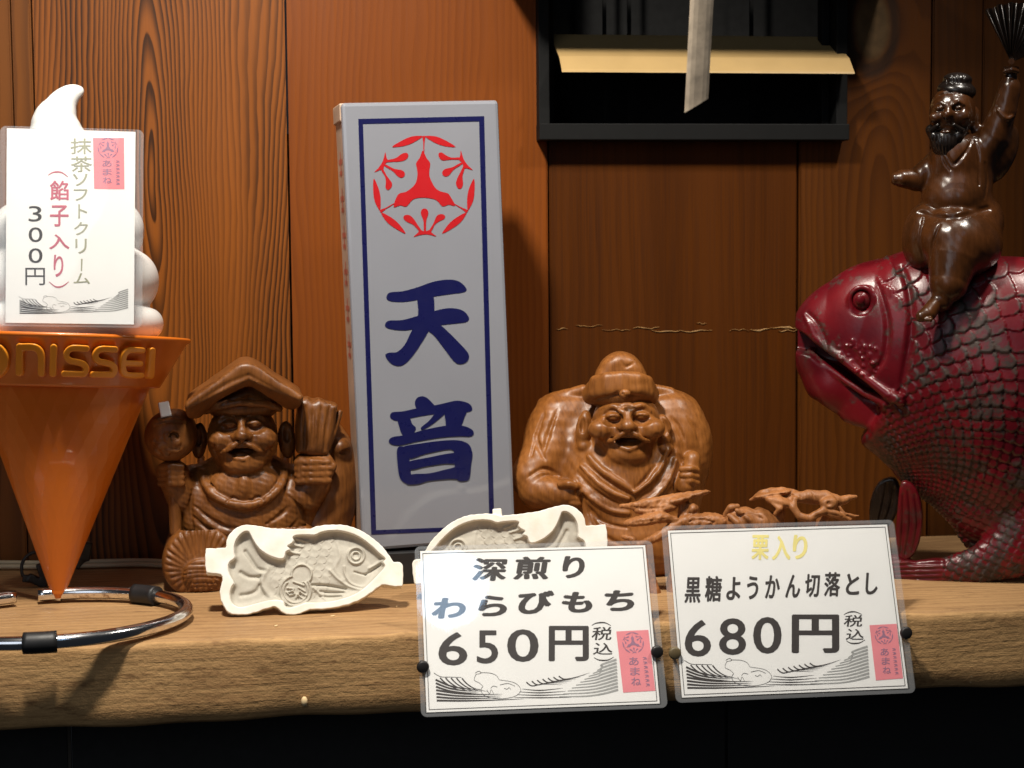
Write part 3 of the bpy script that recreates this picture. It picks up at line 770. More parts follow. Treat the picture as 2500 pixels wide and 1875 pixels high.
def card_base(name, label, sh, film, border=True):
    o = bpy.data.objects.new(name, None); COL.objects.link(o); o.matrix_world = sh.M; o.empty_display_size = .02
    tag(o, label, 'price card')
    w_, h_ = sh.w, sh.h; l, t, r, b = film
    P = [(x-l, y+t) for x, y in rrect(w_+l+r, h_+t+b, .0055)]
    slab('paper', [(0, -h_), (w_, -h_), (w_, 0), (0, 0)], -.0001, .0003, M['paper'], o)
    fe = slab('film', P, -.0007, -.0002, M['film_back'], o)
    link('film_front', mesh_py('film_front', [(x, y, .0011) for x, y in P], [tuple(range(len(P)))]), M['film'], o)
    # welded rim of the film, a slightly raised milky band
    n = len(P); Q = [(min(max(x, -.0012), w_+.0012), min(max(y, -h_-.0012), .0012)) for x, y in P]
    V = [(x, y, .0013) for x, y in P]+[(x, y, .0013) for x, y in Q]
    link('film_rim', mesh_py('film_rim', V, [(i, (i+1) % n, n+(i+1) % n, n+i) for i in range(n)]), M['film_edge'], o)
    if border:
        e = .0021; t_ = .0006
        flat('printed_border', [(np.array([(e, -e), (w_-e, -e), (w_-e, -h_+e), (e, -h_+e), (e+t_, -e-t_), (w_-e-t_, -e-t_), (w_-e-t_, -h_+e+t_), (e+t_, -h_+e+t_)]), [(0, 1, 5, 4), (1, 2, 6, 5), (2, 3, 7, 6), (3, 0, 4, 7)])], M['ink'], o, .0005)
    return o
def lean(deg): return np.array([0, -math.cos(R(deg)), math.sin(R(deg))])
YC = -SHELF_D-.0028
def c1(x, y): return (980+x/2.962, 1220+y/2.962)
def c2(x, y): return (1580+x/3.19, 1240+y/3.19)
S1 = Sheet(c1(135, 372), c1(1762, 330), c1(203, 1538), (0, YC, 0), lean(26))
card1 = card_base('price_card', 'white laminated card priced 650 pinned to the shelf edge', S1, (.005, .0045, .007, .004))
L = []
for ch, x, y, w_, h_ in (('深', 640, 505, 250, 165), ('煎', 945, 495, 255, 165), ('り', 1245, 488, 160, 160)): L.append(glyph_at(S1, ch, *c1(x, y), w_/2.962, h_/2.962, .034, .10))
flat('printed_line', L, M['ink'], card1, .0005); L = []
for ch, x, y, w_, h_ in (('わ', 345, 785, 245, 150), ('ら', 662, 768, 210, 150), ('び', 968, 742, 260, 170), ('も', 1272, 742, 225, 150), ('ち', 1575, 730, 225, 150)): L.append(glyph_at(S1, ch, *c1(x, y), w_/2.962, h_/2.962, .042, .10))
flat('printed_line', L, M['ink'], card1, .0005); L = []
for ch, x, y, w_, h_ in (('6', 372, 1078, 210, 240), ('5', 622, 1065, 155, 240), ('0', 878, 1055, 228, 235), ('円', 1210, 1040, 290, 255)): L.append(glyph_at(S1, ch, *c1(x, y), w_/2.962, h_/2.962, .011 if ch != '円' else .024))
flat('printed_price', L, M['ink'], card1, .0005); L = []
for ch, x, y, w_, h_ in (('税', 1450, 968, 145, 95), ('込', 1460, 1078, 140, 85)): L.append(glyph_at(S1, ch, *c1(x, y), w_/2.962, h_/2.962, .008, .1))
for P in ([(1375, 910), (1410, 893), (1470, 890), (1515, 912)], [(1392, 1142), (1430, 1160), (1490, 1160), (1535, 1138)]): L.append(stroke2d(S1, [c1(*p) for p in P], 1, 1, 3.4))
flat('printed_tax_note', L, M['ink'], card1, .0005)
def T1(x, y): a = x*1.0; return c1(245+a*.985+y*.05, 1270+y*.93-a*.018)
dk, gy, th = wave(S1, T1, 1/2.962)
flat('wave_print', dk, M['ink'], card1, .0005); flat('wave_hatching', gy, M['ink_grey'], card1, .00046); flat('gourd_print', th, M['ink'], card1, .00055)
small_tag(S1, card1, [c1(1553, 953), c1(1785, 942), c1(1836, 1382), c1(1603, 1396)])
S2 = Sheet(c2(160, 178), c2(1868, 130), c2(272, 1478), (0, YC, 0), lean(22))
card2 = card_base('price_card', 'white laminated card priced 680 with yellow heading pinned to the shelf edge', S2, (.006, .0045, .007, .0045))
L = [glyph_at(S2, ch, *c2(x, y), w_/3.19, h_/3.19, .03, .05) for ch, x, y, w_, h_ in (('栗', 880, 308, 135, 195), ('入', 1045, 312, 145, 190), ('り', 1190, 305, 115, 190))]
flat('printed_heading', L, M['ink_yellow'], card2, .0005)
L = [glyph_at(S2, ch, *c2(x, y), w_/3.19, h_/3.19, .028, .08) for ch, x, y, w_, h_ in (('黒', 355, 640, 125, 200), ('糖', 515, 630, 130, 200), ('よ', 672, 628, 110, 180), ('う', 820, 622, 90, 180), ('か', 975, 615, 115, 180), ('ん', 1135, 610, 115, 180), ('切', 1285, 605, 115, 180), ('落', 1440, 595, 125, 190), ('と', 1600, 595, 105, 165), ('し', 1748, 590, 95, 170))]
flat('printed_line', L, M['ink'], card2, .0005)
L = [glyph_at(S2, ch, *c2(x, y), w_/3.19, h_/3.19, .011 if ch != '円' else .024) for ch, x, y, w_, h_ in (('6', 394, 1015, 205, 285), ('8', 664, 1002, 210, 285), ('0', 935, 992, 222, 285), ('円', 1310, 980, 370, 300))]
flat('printed_price', L, M['ink'], card2, .0005)
L = [glyph_at(S2, ch, *c2(x, y), w_/3.19, h_/3.19, .008, .1) for ch, x, y, w_, h_ in (('税', 1605, 880, 145, 90), ('込', 1620, 985, 140, 85))]
for P in ([(1530, 832), (1570, 813), (1620, 810), (1670, 830)], [(1550, 1035), (1590, 1055), (1650, 1052), (1695, 1028)]): L.append(stroke2d(S2, [c2(*p) for p in P], 1, 1, 3.4))
flat('printed_tax_note', L, M['ink'], card2, .0005)
def T2(x, y): return c2(300+x*1.065+y*.06, 1205+y*1.0-x*.022)
dk, gy, th = wave(S2, T2, 1/3.19*1.08)
flat('wave_print', dk, M['ink'], card2, .0005); flat('wave_hatching', gy, M['ink_grey'], card2, .00046); flat('gourd_print', th, M['ink'], card2, .00055)
small_tag(S2, card2, [c2(1730, 914), c2(1942, 903), c2(1992, 1328), c2(1780, 1344)])
for (x, y), mt, lb, sh in ((c1(155, 1215), 'pin_black', 'black pin beside the empty shelf edge, left of the 650 card', S1), (c1(1848, 1106), 'pin_black', 'black pin on the pink slip side of the 650 card, between the cards', S1),
                       (c2(215, 1135), 'pin_olive', 'olive brown pin at the left edge of the 680 card', S2), (c2(2015, 978), 'pin_black', 'black pin at the far right edge of the 680 card', S2)):
    p = on_plane(x, y, sh.o, sh.n)+sh.n*.004; pin = Vol((-26, 26), (-26, 26), (-62, 14), 1.3)
    pin.cyl(0, 0, 0, 15.5, 6, 4.5).ell(0, 0, 3, 12, 12, 5, k=6).cyl(0, 0, -30, 4, 28, 1)
    f0 = Frame(x, y, p); V, Fq = pin.net(); V[:, 0] += x; V[:, 1] += y
    o = link('push_pin', mesh_np('push_pin', f0.map(V), Fq[:, ::-1]), M[mt]); o.location = p; tag(o, lb, 'pin')
# ------------------------------------------------------------------ soft-serve display: orange cone, white swirl, chrome ring stand
tip = on_z(141, 1463, .004); CF = Frame(141, 1463, (tip[0], tip[1], 0.0))
cone = CF.empty('ice_cream_display', 'large plastic soft serve ice cream cone display with orange cone', 'display')
cs = CF.s
def zpx(y): return (1463-y)*cs+.004
def rim_r(y): return (234+(935-y)/(935-822)*(299-234))*cs           # collar radius at photo height y
def lathe(name, prof, mat, parent, n=96, smooth=True):
    V, Fs = [], []
    for r, z in prof:
        for j in range(n): a = 2*math.pi*j/n; V.append((r*math.cos(a), r*math.sin(a), z))
    for i in range(len(prof)-1):
        for j in range(n): Fs.append((i*n+j, i*n+(j+1) % n, (i+1)*n+(j+1) % n, (i+1)*n+j))
    return link(name, mesh_py(name, V, Fs, smooth), mat, parent)
# faceted cone body: rows of diamonds
n = 30; rows = 11; V, Fs = [], []
for i in range(rows+1):
    t = i/rows; y = 1440-(1440-930)*t; r = (20+(212-20)*t)*cs
    for j in range(n): a = 2*math.pi*(j+.5*(i % 2))/n; V.append((r*math.cos(a), r*math.sin(a), zpx(y)))
for i in range(rows):
    for j in range(n):
        a, b, c, d = i*n+j, i*n+(j+1) % n, (i+1)*n+j, (i+1)*n+(j+1) % n
        if i % 2 == 0: Fs += [(a, b, c), (b, d, c)]
        else: Fs += [(a, d, c), (a, b, d)]
b0 = len(V); tipz = [(18, 1448), (13, 1458), (6, 1463)]
for r, y in tipz:
    for j in range(n): a = 2*math.pi*j/n; V.append((r*cs*math.cos(a), r*cs*math.sin(a), zpx(y)))
for j in range(n): Fs.append((b0+j, b0+(j+1) % n, (j+1) % n, j))
for i in range(2):
    for j in range(n): Fs.append((b0+(i+1)*n+j, b0+(i+1)*n+(j+1) % n, b0+i*n+(j+1) % n, b0+i*n+j))
V.append((0, 0, zpx(1465))); k = len(V)-1
for j in range(n): Fs.append((k, b0+2*n+(j+1) % n, b0+2*n+j))
me = mesh_py('cone_body', V, Fs, False)
link('cone_body', me, M['orange'], cone)
collar = lathe('cone_collar', [(206*cs, zpx(925)), (227*cs, zpx(937)), (234*cs, zpx(935)), (237*cs, zpx(930)), (rim_r(826), zpx(826)), (305*cs, zpx(822)), (308*cs, zpx(817)), (305*cs, zpx(812)), (297*cs, zpx(812)), (290*cs, zpx(818)), (200*cs, zpx(822)), (0.0001, zpx(822))], M['orange'], cone)
# raised letters on the collar, one part each
def letter(paths, wd, nm='raised_letter'):
    P = [np.array(p, float) for p in paths]; al = np.vstack(P)
    v = Vol((al[:, 0].min()-20, al[:, 0].max()+20), (al[:, 1].min()-20, al[:, 1].max()+20), (-8, 18), 1.25)
    for p in P:
        q = catmull(p, 5) if len(p) > 2 else p
        def fn(X_, Y_, Z_):
            out = None
            for a, b in zip(q[:-1], q[1:]):
                ex, ey = b-a; L_ = ex*ex+ey*ey+1e-6; wx, wy = X_-a[0], Y_-a[1]; t = np.clip((wx*ex+wy*ey)/L_, 0, 1)
                d = np.sqrt((wx-t*ex)**2+(wy-t*ey)**2)-wd+3; out = d if out is None else np.minimum(out, d)
            c = np.abs(Z_-3)-10+3
            return np.sqrt(np.maximum(out, 0)**2+np.maximum(c, 0)**2)+np.minimum(np.maximum(out, c), 0)-3
        v.op(fn, (al[:, 0].min()-wd, al[:, 1].min()-wd, -8), (al[:, 0].max()+wd, al[:, 1].max()+wd, 12), 1)
    V_, Fq = v.net()
    yy = V_[:, 1]; rr = np.array([rim_r(y) for y in yy])+V_[:, 2]*cs
    th = np.arcsin(np.clip((V_[:, 0]-162)/1.08*cs/np.array([rim_r(y) for y in yy]), -.999, .999))
    W_ = np.column_stack([rr*np.sin(th), -rr*np.cos(th), zpx(yy)])
    link(nm, mesh_np(nm, W_, Fq[:, ::-1]), M['lit_letter_orange'], cone)
T_, B_ = 847, 906
letter([[(57, B_), (57, T_)], [(57, T_+1), (85, T_), (100, T_+6), (107, T_+22), (108, B_)]], 8.5)
letter([[(135, T_), (135, B_)]], 8.5)
for x in (161, 229):
    letter([[(x+50, T_), (x+18, T_), (x+6, T_+8), (x+4, T_+18), (x+12, T_+28), (x+28, T_+31), (x+44, T_+36), (x+51, T_+46), (x+46, T_+58), (x+34, B_), (x, B_)]], 7.5)
letter([[(346, T_), (318, T_), (303, T_+10), (300, T_+31), (303, T_+52), (318, B_), (346, B_)], [(303, T_+31), (342, T_+31)]], 7)
letter([[(371, T_), (371, B_)]], 8)
a = np.linspace(-.95, 1.25, 16)
letter([[(-12+34*math.cos(t), 880+34*math.sin(t)) for t in a]], 10, 'raised_logo'); letter([[(-22, 868), (-2, 874), (4, 886)]], 8, 'raised_logo')
# white swirl
sw = Vol((-160, 440), (160, 840), (-290, 290), 4.0)
def ringv(y, Rr, r, k): 
    def fn(X_, Y_, Z_):
        q = np.sqrt((X_-141)**2+Z_**2)-Rr; return np.sqrt(q*q+((Y_-y)*1.0)**2)-r
    sw.op(fn, (141-Rr-r, y-r, -Rr-r), (141+Rr+r, y+r, Rr+r), k)
sw.cyl(141, 760, 0, 208, 60, 30, rot=(90, 0, 0), k=0)
def helix(y0, y1, R0, R1, r0, r1, a0, turns, k=10, n_=46):
    P = []
    for i in range(n_+1):
        t = i/n_; a_2 = a0+2*math.pi*turns*t; q = R0+(R1-R0)*t; P.append((141+q*math.cos(a_2), y0+(y1-y0)*t, q*math.sin(a_2), r0+(r1-r0)*t))
    sw.tube(P, k)
def lobe(y, Rr_, r, k, tilt):
    def fn(X_, Y_, Z_):
        q = np.sqrt((X_-141)**2+Z_**2)-Rr_; return np.sqrt(q*q+(Y_-y+(X_-141)*tilt+Z_*tilt*.6)**2)-r
    sw.op(fn, (141-Rr_-r, y-r-40, -Rr_-r), (141+Rr_+r, y+r+40, Rr_+r), k)
lobe(774, 208, 40, 8, .03); lobe(678, 152, 82, 12, .07); lobe(552, 112, 82, 14, .07); lobe(440, 66, 78, 14, .07)
sw.ell(141, 640, 0, 165, 150, 165, k=3); sw.ell(141, 480, 0, 110, 130, 110, k=3)
sw.tube(np.column_stack([catmull([(128, 380, 0, 90), (106, 290, 4, 60), (114, 254, 6, 44), (125, 228, 6, 34), (140, 210, 6, 26), (152, 202, 6, 20), (162, 198, 6, 14)], 4)]), 10)
def cut(X_, Y_, Z_): return 790-Y_+0*X_+0*Z_
sw.d[:, sw.ax[1] > 812, :] = 5.0
carve('ice_cream_swirl', sw, CF, M['soft_white'], cone)
for ch_ in cone.children: ch_.rotation_euler = (R(-3.6), R(3.0), 0)          # the display leans back a little
# chrome ring: open hoop lying on the shelf, black sleeves on it
rc = np.array([-.006, -.107, .0]); Rr = .1235; tr = .0063
ang = np.radians(np.linspace(96, 96-350, 120)); hoop = [(rc[0]+Rr*math.cos(t)*1.0, rc[1]+Rr*.88*math.sin(t), .0095) for t in ang]
ringo = link('ring_stand', tube_mesh('ring_stand', hoop, tr, 16), M['chrome'], cone)
for d0, d1 in ((36, 50), (-88, -101)):
    t = np.radians(np.linspace(d0, d1, 8)); link('rubber_sleeve', tube_mesh('rubber_sleeve', [(rc[0]+Rr*math.cos(q), rc[1]+Rr*.88*math.sin(q), .0095) for q in t], tr+.0034, 16), M['rubber'], ringo)
link('ring_weld', tube_mesh('ring_weld', [(0, .001, .004), (.002, .0, .010), (.008, -.0, .0095)], .0045, 10), M['chrome'], ringo)
# ice cream price card hanging in front of the swirl
CY = tip[1]-.084
S3 = Sheet((17, 313), (331, 322), (14, 788), (0, CY, .41), (0, -math.cos(R(3.6)), math.sin(R(3.6))))
card3 = card_base('price_card', 'white laminated card priced 300 hung on the ice cream swirl', S3, (.006, .002, .0075, .003), False)
L = [glyph_at(S3, ch, x, y, w_, h_, .006) for ch, x, y, w_, h_ in (('抹', 198, 357, 52, 38), ('茶', 199, 401, 52, 38), ('ソ', 196, 439, 36, 30), ('フ', 197, 476, 34, 28), ('ト', 202, 516, 22, 34), ('ク', 198, 558, 34, 32), ('リ', 198, 601, 28, 36), ('ム', 200, 680, 40, 26))]
L.append(stroke2d(S3, [(200, 632), (199, 662)], 4, 3, None, 1))
flat('printed_name', L, M['ink_olive'], card3, .0005)
L = [glyph_at(S3, ch, x, y, w_, h_, .016) for ch, x, y, w_, h_ in (('餡', 145, 465, 46, 48), ('子', 145, 527, 46, 52), ('入', 145, 590, 50, 36), ('り', 143, 649, 24, 54))]
for P in ([(118, 428), (130, 421), (150, 421), (166, 432)], [(120, 688), (136, 700), (152, 699), (168, 688)]): L.append(stroke2d(S3, P, 1.5, 1.5, 4))
flat('printed_filling', L, M['ink_red'], card3, .0005)
L = [glyph_at(S3, ch, x, y, w_, h_, .0) for ch, x, y, w_, h_ in (('3', 86, 522, 32, 38), ('0', 87, 573, 34, 36), ('0', 87, 624, 34, 36), ('円', 86, 675, 48, 42))]
flat('printed_price', L, M['ink'], card3, .0005)
def T3(x, y): return (48+x*.1985+y*.0, 727+y*.19-x*.002)
dk, gy, th = wave(S3, T3, .19)
flat('wave_print', dk, M['ink'], card3, .0005); flat('wave_hatching', gy, M['ink_grey'], card3, .00046); flat('gourd_print', th, M['ink'], card3, .00055)
small_tag(S3, card3, [(227, 337), (303, 337), (304, 462), (230, 461)])
# cable along the foot of the wall, black plug with a looped cord behind the cone
pts = [on_z(x, y, .004) for x, y in ((-120, 1381), (0, 1381), (120, 1381), (230, 1378), (330, 1376), (380, 1377), (420, 1381))]
cab = empty('power_cable', pts[3], 0, 'cream twin power cable lying along the foot of the wall', 'cable')
for dz in (0, 1):
    Q = [(np.array(p)-np.array(pts[3])+np.array([0, -.006*dz, .0055*(1-dz)*.6])) for p in pts]
    link('cable_strand', tube_mesh('cable_strand', catmull(Q, 6), .0026, 10), M['cable'], cab)
pp = on_z(97, 1432, .0); PF = Frame(97, 1432, pp)
plug = PF.empty('black_plug', 'black plug with looped cord behind the orange cone tip', 'plug')
v = Vol((20, 260), (1320, 1480), (-30, 40), 1.6)
v.box(92, 1418, 0, 26, 10, 10, 4, 28, 2).box(104, 1398, 0, 9, 24, 9, 3, -18, 4).box(64, 1410, 0, 9, 9, 8, 3, 10, 3)
V, Fq = v.net(); link('plug_body', mesh_np('plug_body', PF.map(V), Fq[:, ::-1]), M['rubber'], plug)
v = Vol((150, 260), (1310, 1420), (-40, 30), 1.6); v.box(213, 1352, -14, 15, 24, 12, 5, 12, 2).box(196, 1384, -10, 12, 7, 8, 3, -50, 3).box(204, 1370, -12, 8, 12, 8, 3, -30, 3)
V, Fq = v.net(); link('socket_body', mesh_np('socket_body', PF.map(V), Fq[:, ::-1]), M['rubber'], plug)
Q = PF.map(np.array([(112, 1400, 0), (95, 1352, -6), (72, 1352, -4), (56, 1372, 0), (55, 1398, 2), (66, 1412, 2)])); link('cord_loop', tube_mesh('cord_loop', catmull(Q, 8), 4.2*PF.s, 10), M['rubber'], plug)
Q = PF.map(np.array([(104, 1402, -2), (140, 1392, -8), (180, 1384, -12), (200, 1372, -14)])); link('cord', tube_mesh('cord', catmull(Q, 6), 5*PF.s, 10), M['rubber'], plug)
Q = PF.map(np.array([(88, 1434, 0), (84, 1452, 2), (86, 1463, 2)])); link('prong', tube_mesh('prong', Q, 5*PF.s, 8), M['brass'], plug)

# ------------------------------------------------------------------ fish-shaped cake moulds
MO = catmull([(290, 340), (300, 270), (330, 210), (400, 150), (490, 125), (600, 140), (720, 165), (900, 180), (1120, 183), (1180, 160), (1330, 150), (1480, 165), (1620, 220), (1740, 310), (1840, 410), (1910, 520), (1925, 545), (1965, 546), (2008, 565), (2018, 620), (2010, 770), (1985, 790), (1900, 785), (1800, 770), (1700, 840), (1560, 920), (1400, 965), (1240, 985), (1090, 985), (1000, 1020), (900, 1030), (830, 1005), (780, 960), (740, 945), (640, 970), (520, 1005), (400, 1010), (310, 985), (260, 910), (230, 820), (235, 730), (255, 670), (238, 608), (130, 595), (97, 570), (90, 450), (95, 362), (112, 346), (200, 350), (278, 346)], 2, True)
MC = catmull([(370, 320), (400, 250), (460, 195), (510, 190), (535, 230), (570, 300), (620, 370), (700, 430), (800, 470), (850, 465), (868, 408), (905, 385), (885, 352), (925, 325), (945, 300), (940, 262), (975, 244), (1060, 240), (1160, 245), (1220, 220), (1330, 205), (1450, 220), (1580, 270), (1700, 360), (1790, 450), (1850, 510), (1828, 545), (1842, 590), (1780, 660), (1700, 740), (1600, 820), (1500, 870), (1350, 910), (1200, 925), (1060, 920), (1000, 940), (900, 965), (850, 950), (835, 905), (800, 885), (700, 885), (560, 915), (450, 940), (380, 930), (330, 880), (320, 800), (340, 730), (360, 700), (320, 620), (305, 550), (320, 490), (370, 450), (365, 400)], 3, True)
def seg2(X_, Y_, P):
    out = None
    for a, b in zip(P[:-1], P[1:]):
        ex, ey = b[0]-a[0], b[1]-a[1]; L_ = ex*ex+ey*ey+1e-6; wx, wy = X_-a[0], Y_-a[1]; t = np.clip((wx*ex+wy*ey)/L_, 0, 1)
        d = np.sqrt((wx-t*ex)**2+(wy-t*ey)**2); out = d if out is None else np.minimum(out, d)
    return out
def mould_mesh(name, knob):
    h = 5.0; v = Vol((60, 2050), (60, 1060), (-190, 30), h)
    Xg, Yg = v.ax[0][:, None], v.ax[1][None, :]
    dO = poly_sdf(Xg, Yg, MO); dC = poly_sdf(Xg, Yg, MC)
    inn = np.maximum(-dC, 0)
    dep = 95*(1-np.exp(-inn/22.0)) - 22*np.clip(inn/190, 0, 1)
    def bumpln(P, r, a): return a*np.exp(-(seg2(Xg, Yg, catmull(P, 5))/r)**2)
    dt = np.zeros_like(dep)
    e = np.sqrt((Xg-1560)**2+(Yg-460)**2)
    dt += 24*np.exp(-((e-80)/13)**2)+26*np.exp(-((e-40)/11)**2)-10*(e < 60)
    # scales between gill and tail
    u_ = (Xg*math.cos(.35)+Yg*math.sin(.35)); w_ = (-Xg*math.sin(.35)+Yg*math.cos(.35))
    px_, py_ = 92.0, 74.0; rowi = np.floor(u_/px_); fu = u_/px_-rowi; fw = (w_/py_+.5*(rowi % 2)) % 1
    sc = (np.sqrt((fu*1.0)**2+((fw-.5)*1.25)**2))
    msk = np.clip((1380-Xg-(Yg-460)*.15)/70, 0, 1)*np.clip((Xg-700)/60, 0, 1)*np.clip((inn-30)/40, 0, 1)
    dt += msk*11*(np.where(sc < .85, sc, .3)-.4)
    # gill, cheek and mouth lines
    for P, r, a_ in (([(1440, 565), (1445, 640), (1500, 730), (1600, 770), (1670, 765)], 12, 16), ([(1300, 600), (1380, 690), (1480, 760), (1590, 800)], 14, 18), ([(1380, 330), (1400, 460), (1350, 580), (1420, 700)], 18, 10),
                     ([(1690, 590), (1760, 550), (1830, 510)], 14, 22), ([(1650, 650), (1720, 610), (1800, 560)], 12, -22), ([(1540, 620), (1600, 640), (1650, 650)], 10, -16),
                     ([(480, 380), (530, 460), (590, 550), (660, 575)], 20, -24), ([(430, 585), (500, 630), (580, 640), (620, 630)], 20, -24), ([(430, 810), (520, 800), (580, 770), (610, 720)], 20, -24), ([(610, 640), (612, 720), (650, 815)], 16, -18),
                     ([(690, 560), (640, 640), (630, 720), (700, 820), (780, 880)], 26, 22), ([(1120, 735), (1260, 745), (1450, 785)], 14, -26), ([(1200, 800), (1300, 815), (1430, 820)], 12, -20), ([(1200, 850), (1290, 860), (1400, 860)], 12, -20), ([(1130, 760), (1200, 830), (1260, 900)], 14, 18),
                     ([(960, 270), (1090, 300)], 14, 18), ([(920, 330), (1040, 350)], 14, 18), ([(890, 400), (1000, 420)], 14, 18)): dt += bumpln(P, r, a_)
    g1 = np.sqrt((Xg-1020)**2+(Yg-630)**2); g2 = np.sqrt((Xg-960)**2+(Yg-790)**2); gd = np.minimum(g1-98, g2-150)
    fl_ = np.clip((gd+14)/28, 0, 1); dt = dt*fl_+(1-fl_)*14
    dt += 26*np.exp(-(gd/11)**2)*(gd < 30)
    dt += 20*np.exp(-((np.abs(g2-118))/9)**2)*(gd < -8)*(Yg > 700)
    for P in ([(880, 760), (940, 770), (930, 800)], [(870, 800), (900, 830), (950, 820), (930, 790), (890, 800)], [(990, 760), (1050, 800)], [(1000, 800), (960, 860)], [(1000, 800), (1060, 840)], [(980, 830), (1030, 870)], [(940, 700), (1040, 740)]): dt += 20*np.exp(-(seg2(Xg, Yg, P)/8)**2)
    fin = np.clip(inn/26, 0, 1)
    top = -np.where(dC < 0, dep-dt*fin, 0)+3*np.sin(Xg*.013+1)*np.sin(Yg*.017)
    chip = 2.5*np.sin(Xg*.061)*np.sin(Yg*.073+Xg*.02)
    side = (dO+chip)[:, :, None]; Z = v.ax[2][None, None, :]
    a1 = np.maximum(side+8, 0); tz = Z-top[:, :, None]; a2 = np.maximum(tz+8, 0)
    f = np.sqrt(a1*a1+a2*a2)+np.minimum(np.maximum(side+8, tz+8), 0)-8
    slope = np.abs(np.gradient(top, h, axis=0))+np.abs(np.gradient(top, h, axis=1)); f = f/(1+.5*np.clip(slope, 0, 3))[:, :, None]
    back = -150-Z+np.clip(-side*.0, 0, 1)
    v.d = np.maximum(f, back).astype(np.float32)
    v.box(1905, 690, -120, 95, 85, 60, 14, None, 3); v.box(170, 480, -120, 75, 110, 60, 14, None, 3)
    if knob: v.box(1150, 150, -80, 45, 42, 50, 14, None, 4)
    V_, Fq = v.net()
    ii = np.clip(((V_[:, 0]-v.lo[0])/h).astype(int), 0, v.n[0]-1); jj = np.clip(((V_[:, 1]-v.lo[1])/h).astype(int), 0, v.n[1]-1)
    global MK
    MK = np.clip(-dC[ii, jj]/14-.1, 0, 1)*(V_[:, 2] > -140)
    return V_, Fq
def place_mould(name, label, V_, Fq, cx, cy, unit, tilt, mirror, base, rot=0):
    """units to metres, origin at the lowest front point; the mould leans back"""
    W_ = np.column_stack([(V_[:, 0]-cx)*unit, -V_[:, 2]*unit, (cy-V_[:, 1])*unit]); Fx = Fq[:, ::-1]
    if mirror: W_[:, 0] *= -1; Fx = Fq
    me_ = mesh_np(name, W_, Fx); at = me_.attributes.new('mark', 'FLOAT', 'POINT'); at.data.foreach_set('value', MK.astype(np.float32))
    o = link(name, me_, M['plaster']); f0 = Frame(*base[0], base[1])
    o.location = f0.p; o.rotation_euler = (R(-tilt), R(rot), f0.rz); tag(o, label, 'mould'); return o
b1 = (708, 1501); f1 = Frame(*b1, on_z(*b1, .0)); V_, Fq = mould_mesh('fish_mould', False)
place_mould('fish_mould', 'pale plaster fish shaped cake mould in full view, head to the right', V_, Fq, 900, 1030, f1.s/3.95, 20, False, (b1, on_z(*b1, .001)))
b2 = (1292, 1466); f2 = Frame(*b2, on_z(*b2, .0)); V_, Fq = mould_mesh('fish_mould', True)
place_mould('fish_mould', 'pale fish shaped mould standing behind the 650 card, head to the left', V_, Fq, 900, 1030, f2.s/3.95, 14, True, (b2, on_z(*b2, .001)), -4)

# ------------------------------------------------------------------ pale stick hanging in front of the window
q0 = on_y(1700, 20, -.60); hs = float(np.linalg.norm(q0-CAM))/F_PX
st = empty('hanging_stick', on_y(1700, 258, -.60), 0, 'pale wooden stick with slanted tip hanging before the louvre window', 'stick')
def prism(name, A, B, sx, sy, cutdz, mat):
    V = []; n = 14
    for (z, dx, cut_) in ((A, 0, 0), (B, 0, cutdz)):
        for j in range(n):
            a = 2*math.pi*j/n; x = sx*math.copysign(abs(math.cos(a))**.7, math.cos(a)); V.append((x+dx+(z-0)*.055, sy*math.sin(a), z+cut_*x/sx))
    Fs = [(j, (j+1) % n, n+(j+1) % n, n+j) for j in range(n)]+[tuple(range(n)), tuple(range(2*n-1, n-1, -1))]
    return link(name, mesh_py(name, V, Fs[::1], False), mat, st)
prism('stick', .30, 0.0, 29*hs, 11*hs, 17*hs, M['hang'])
prism('paper_wrap', 230*hs, 30*hs, 31*hs, 13*hs, 0, plain('paper_band', (.42, .36, .29), .7, .15, 90)) if False else None
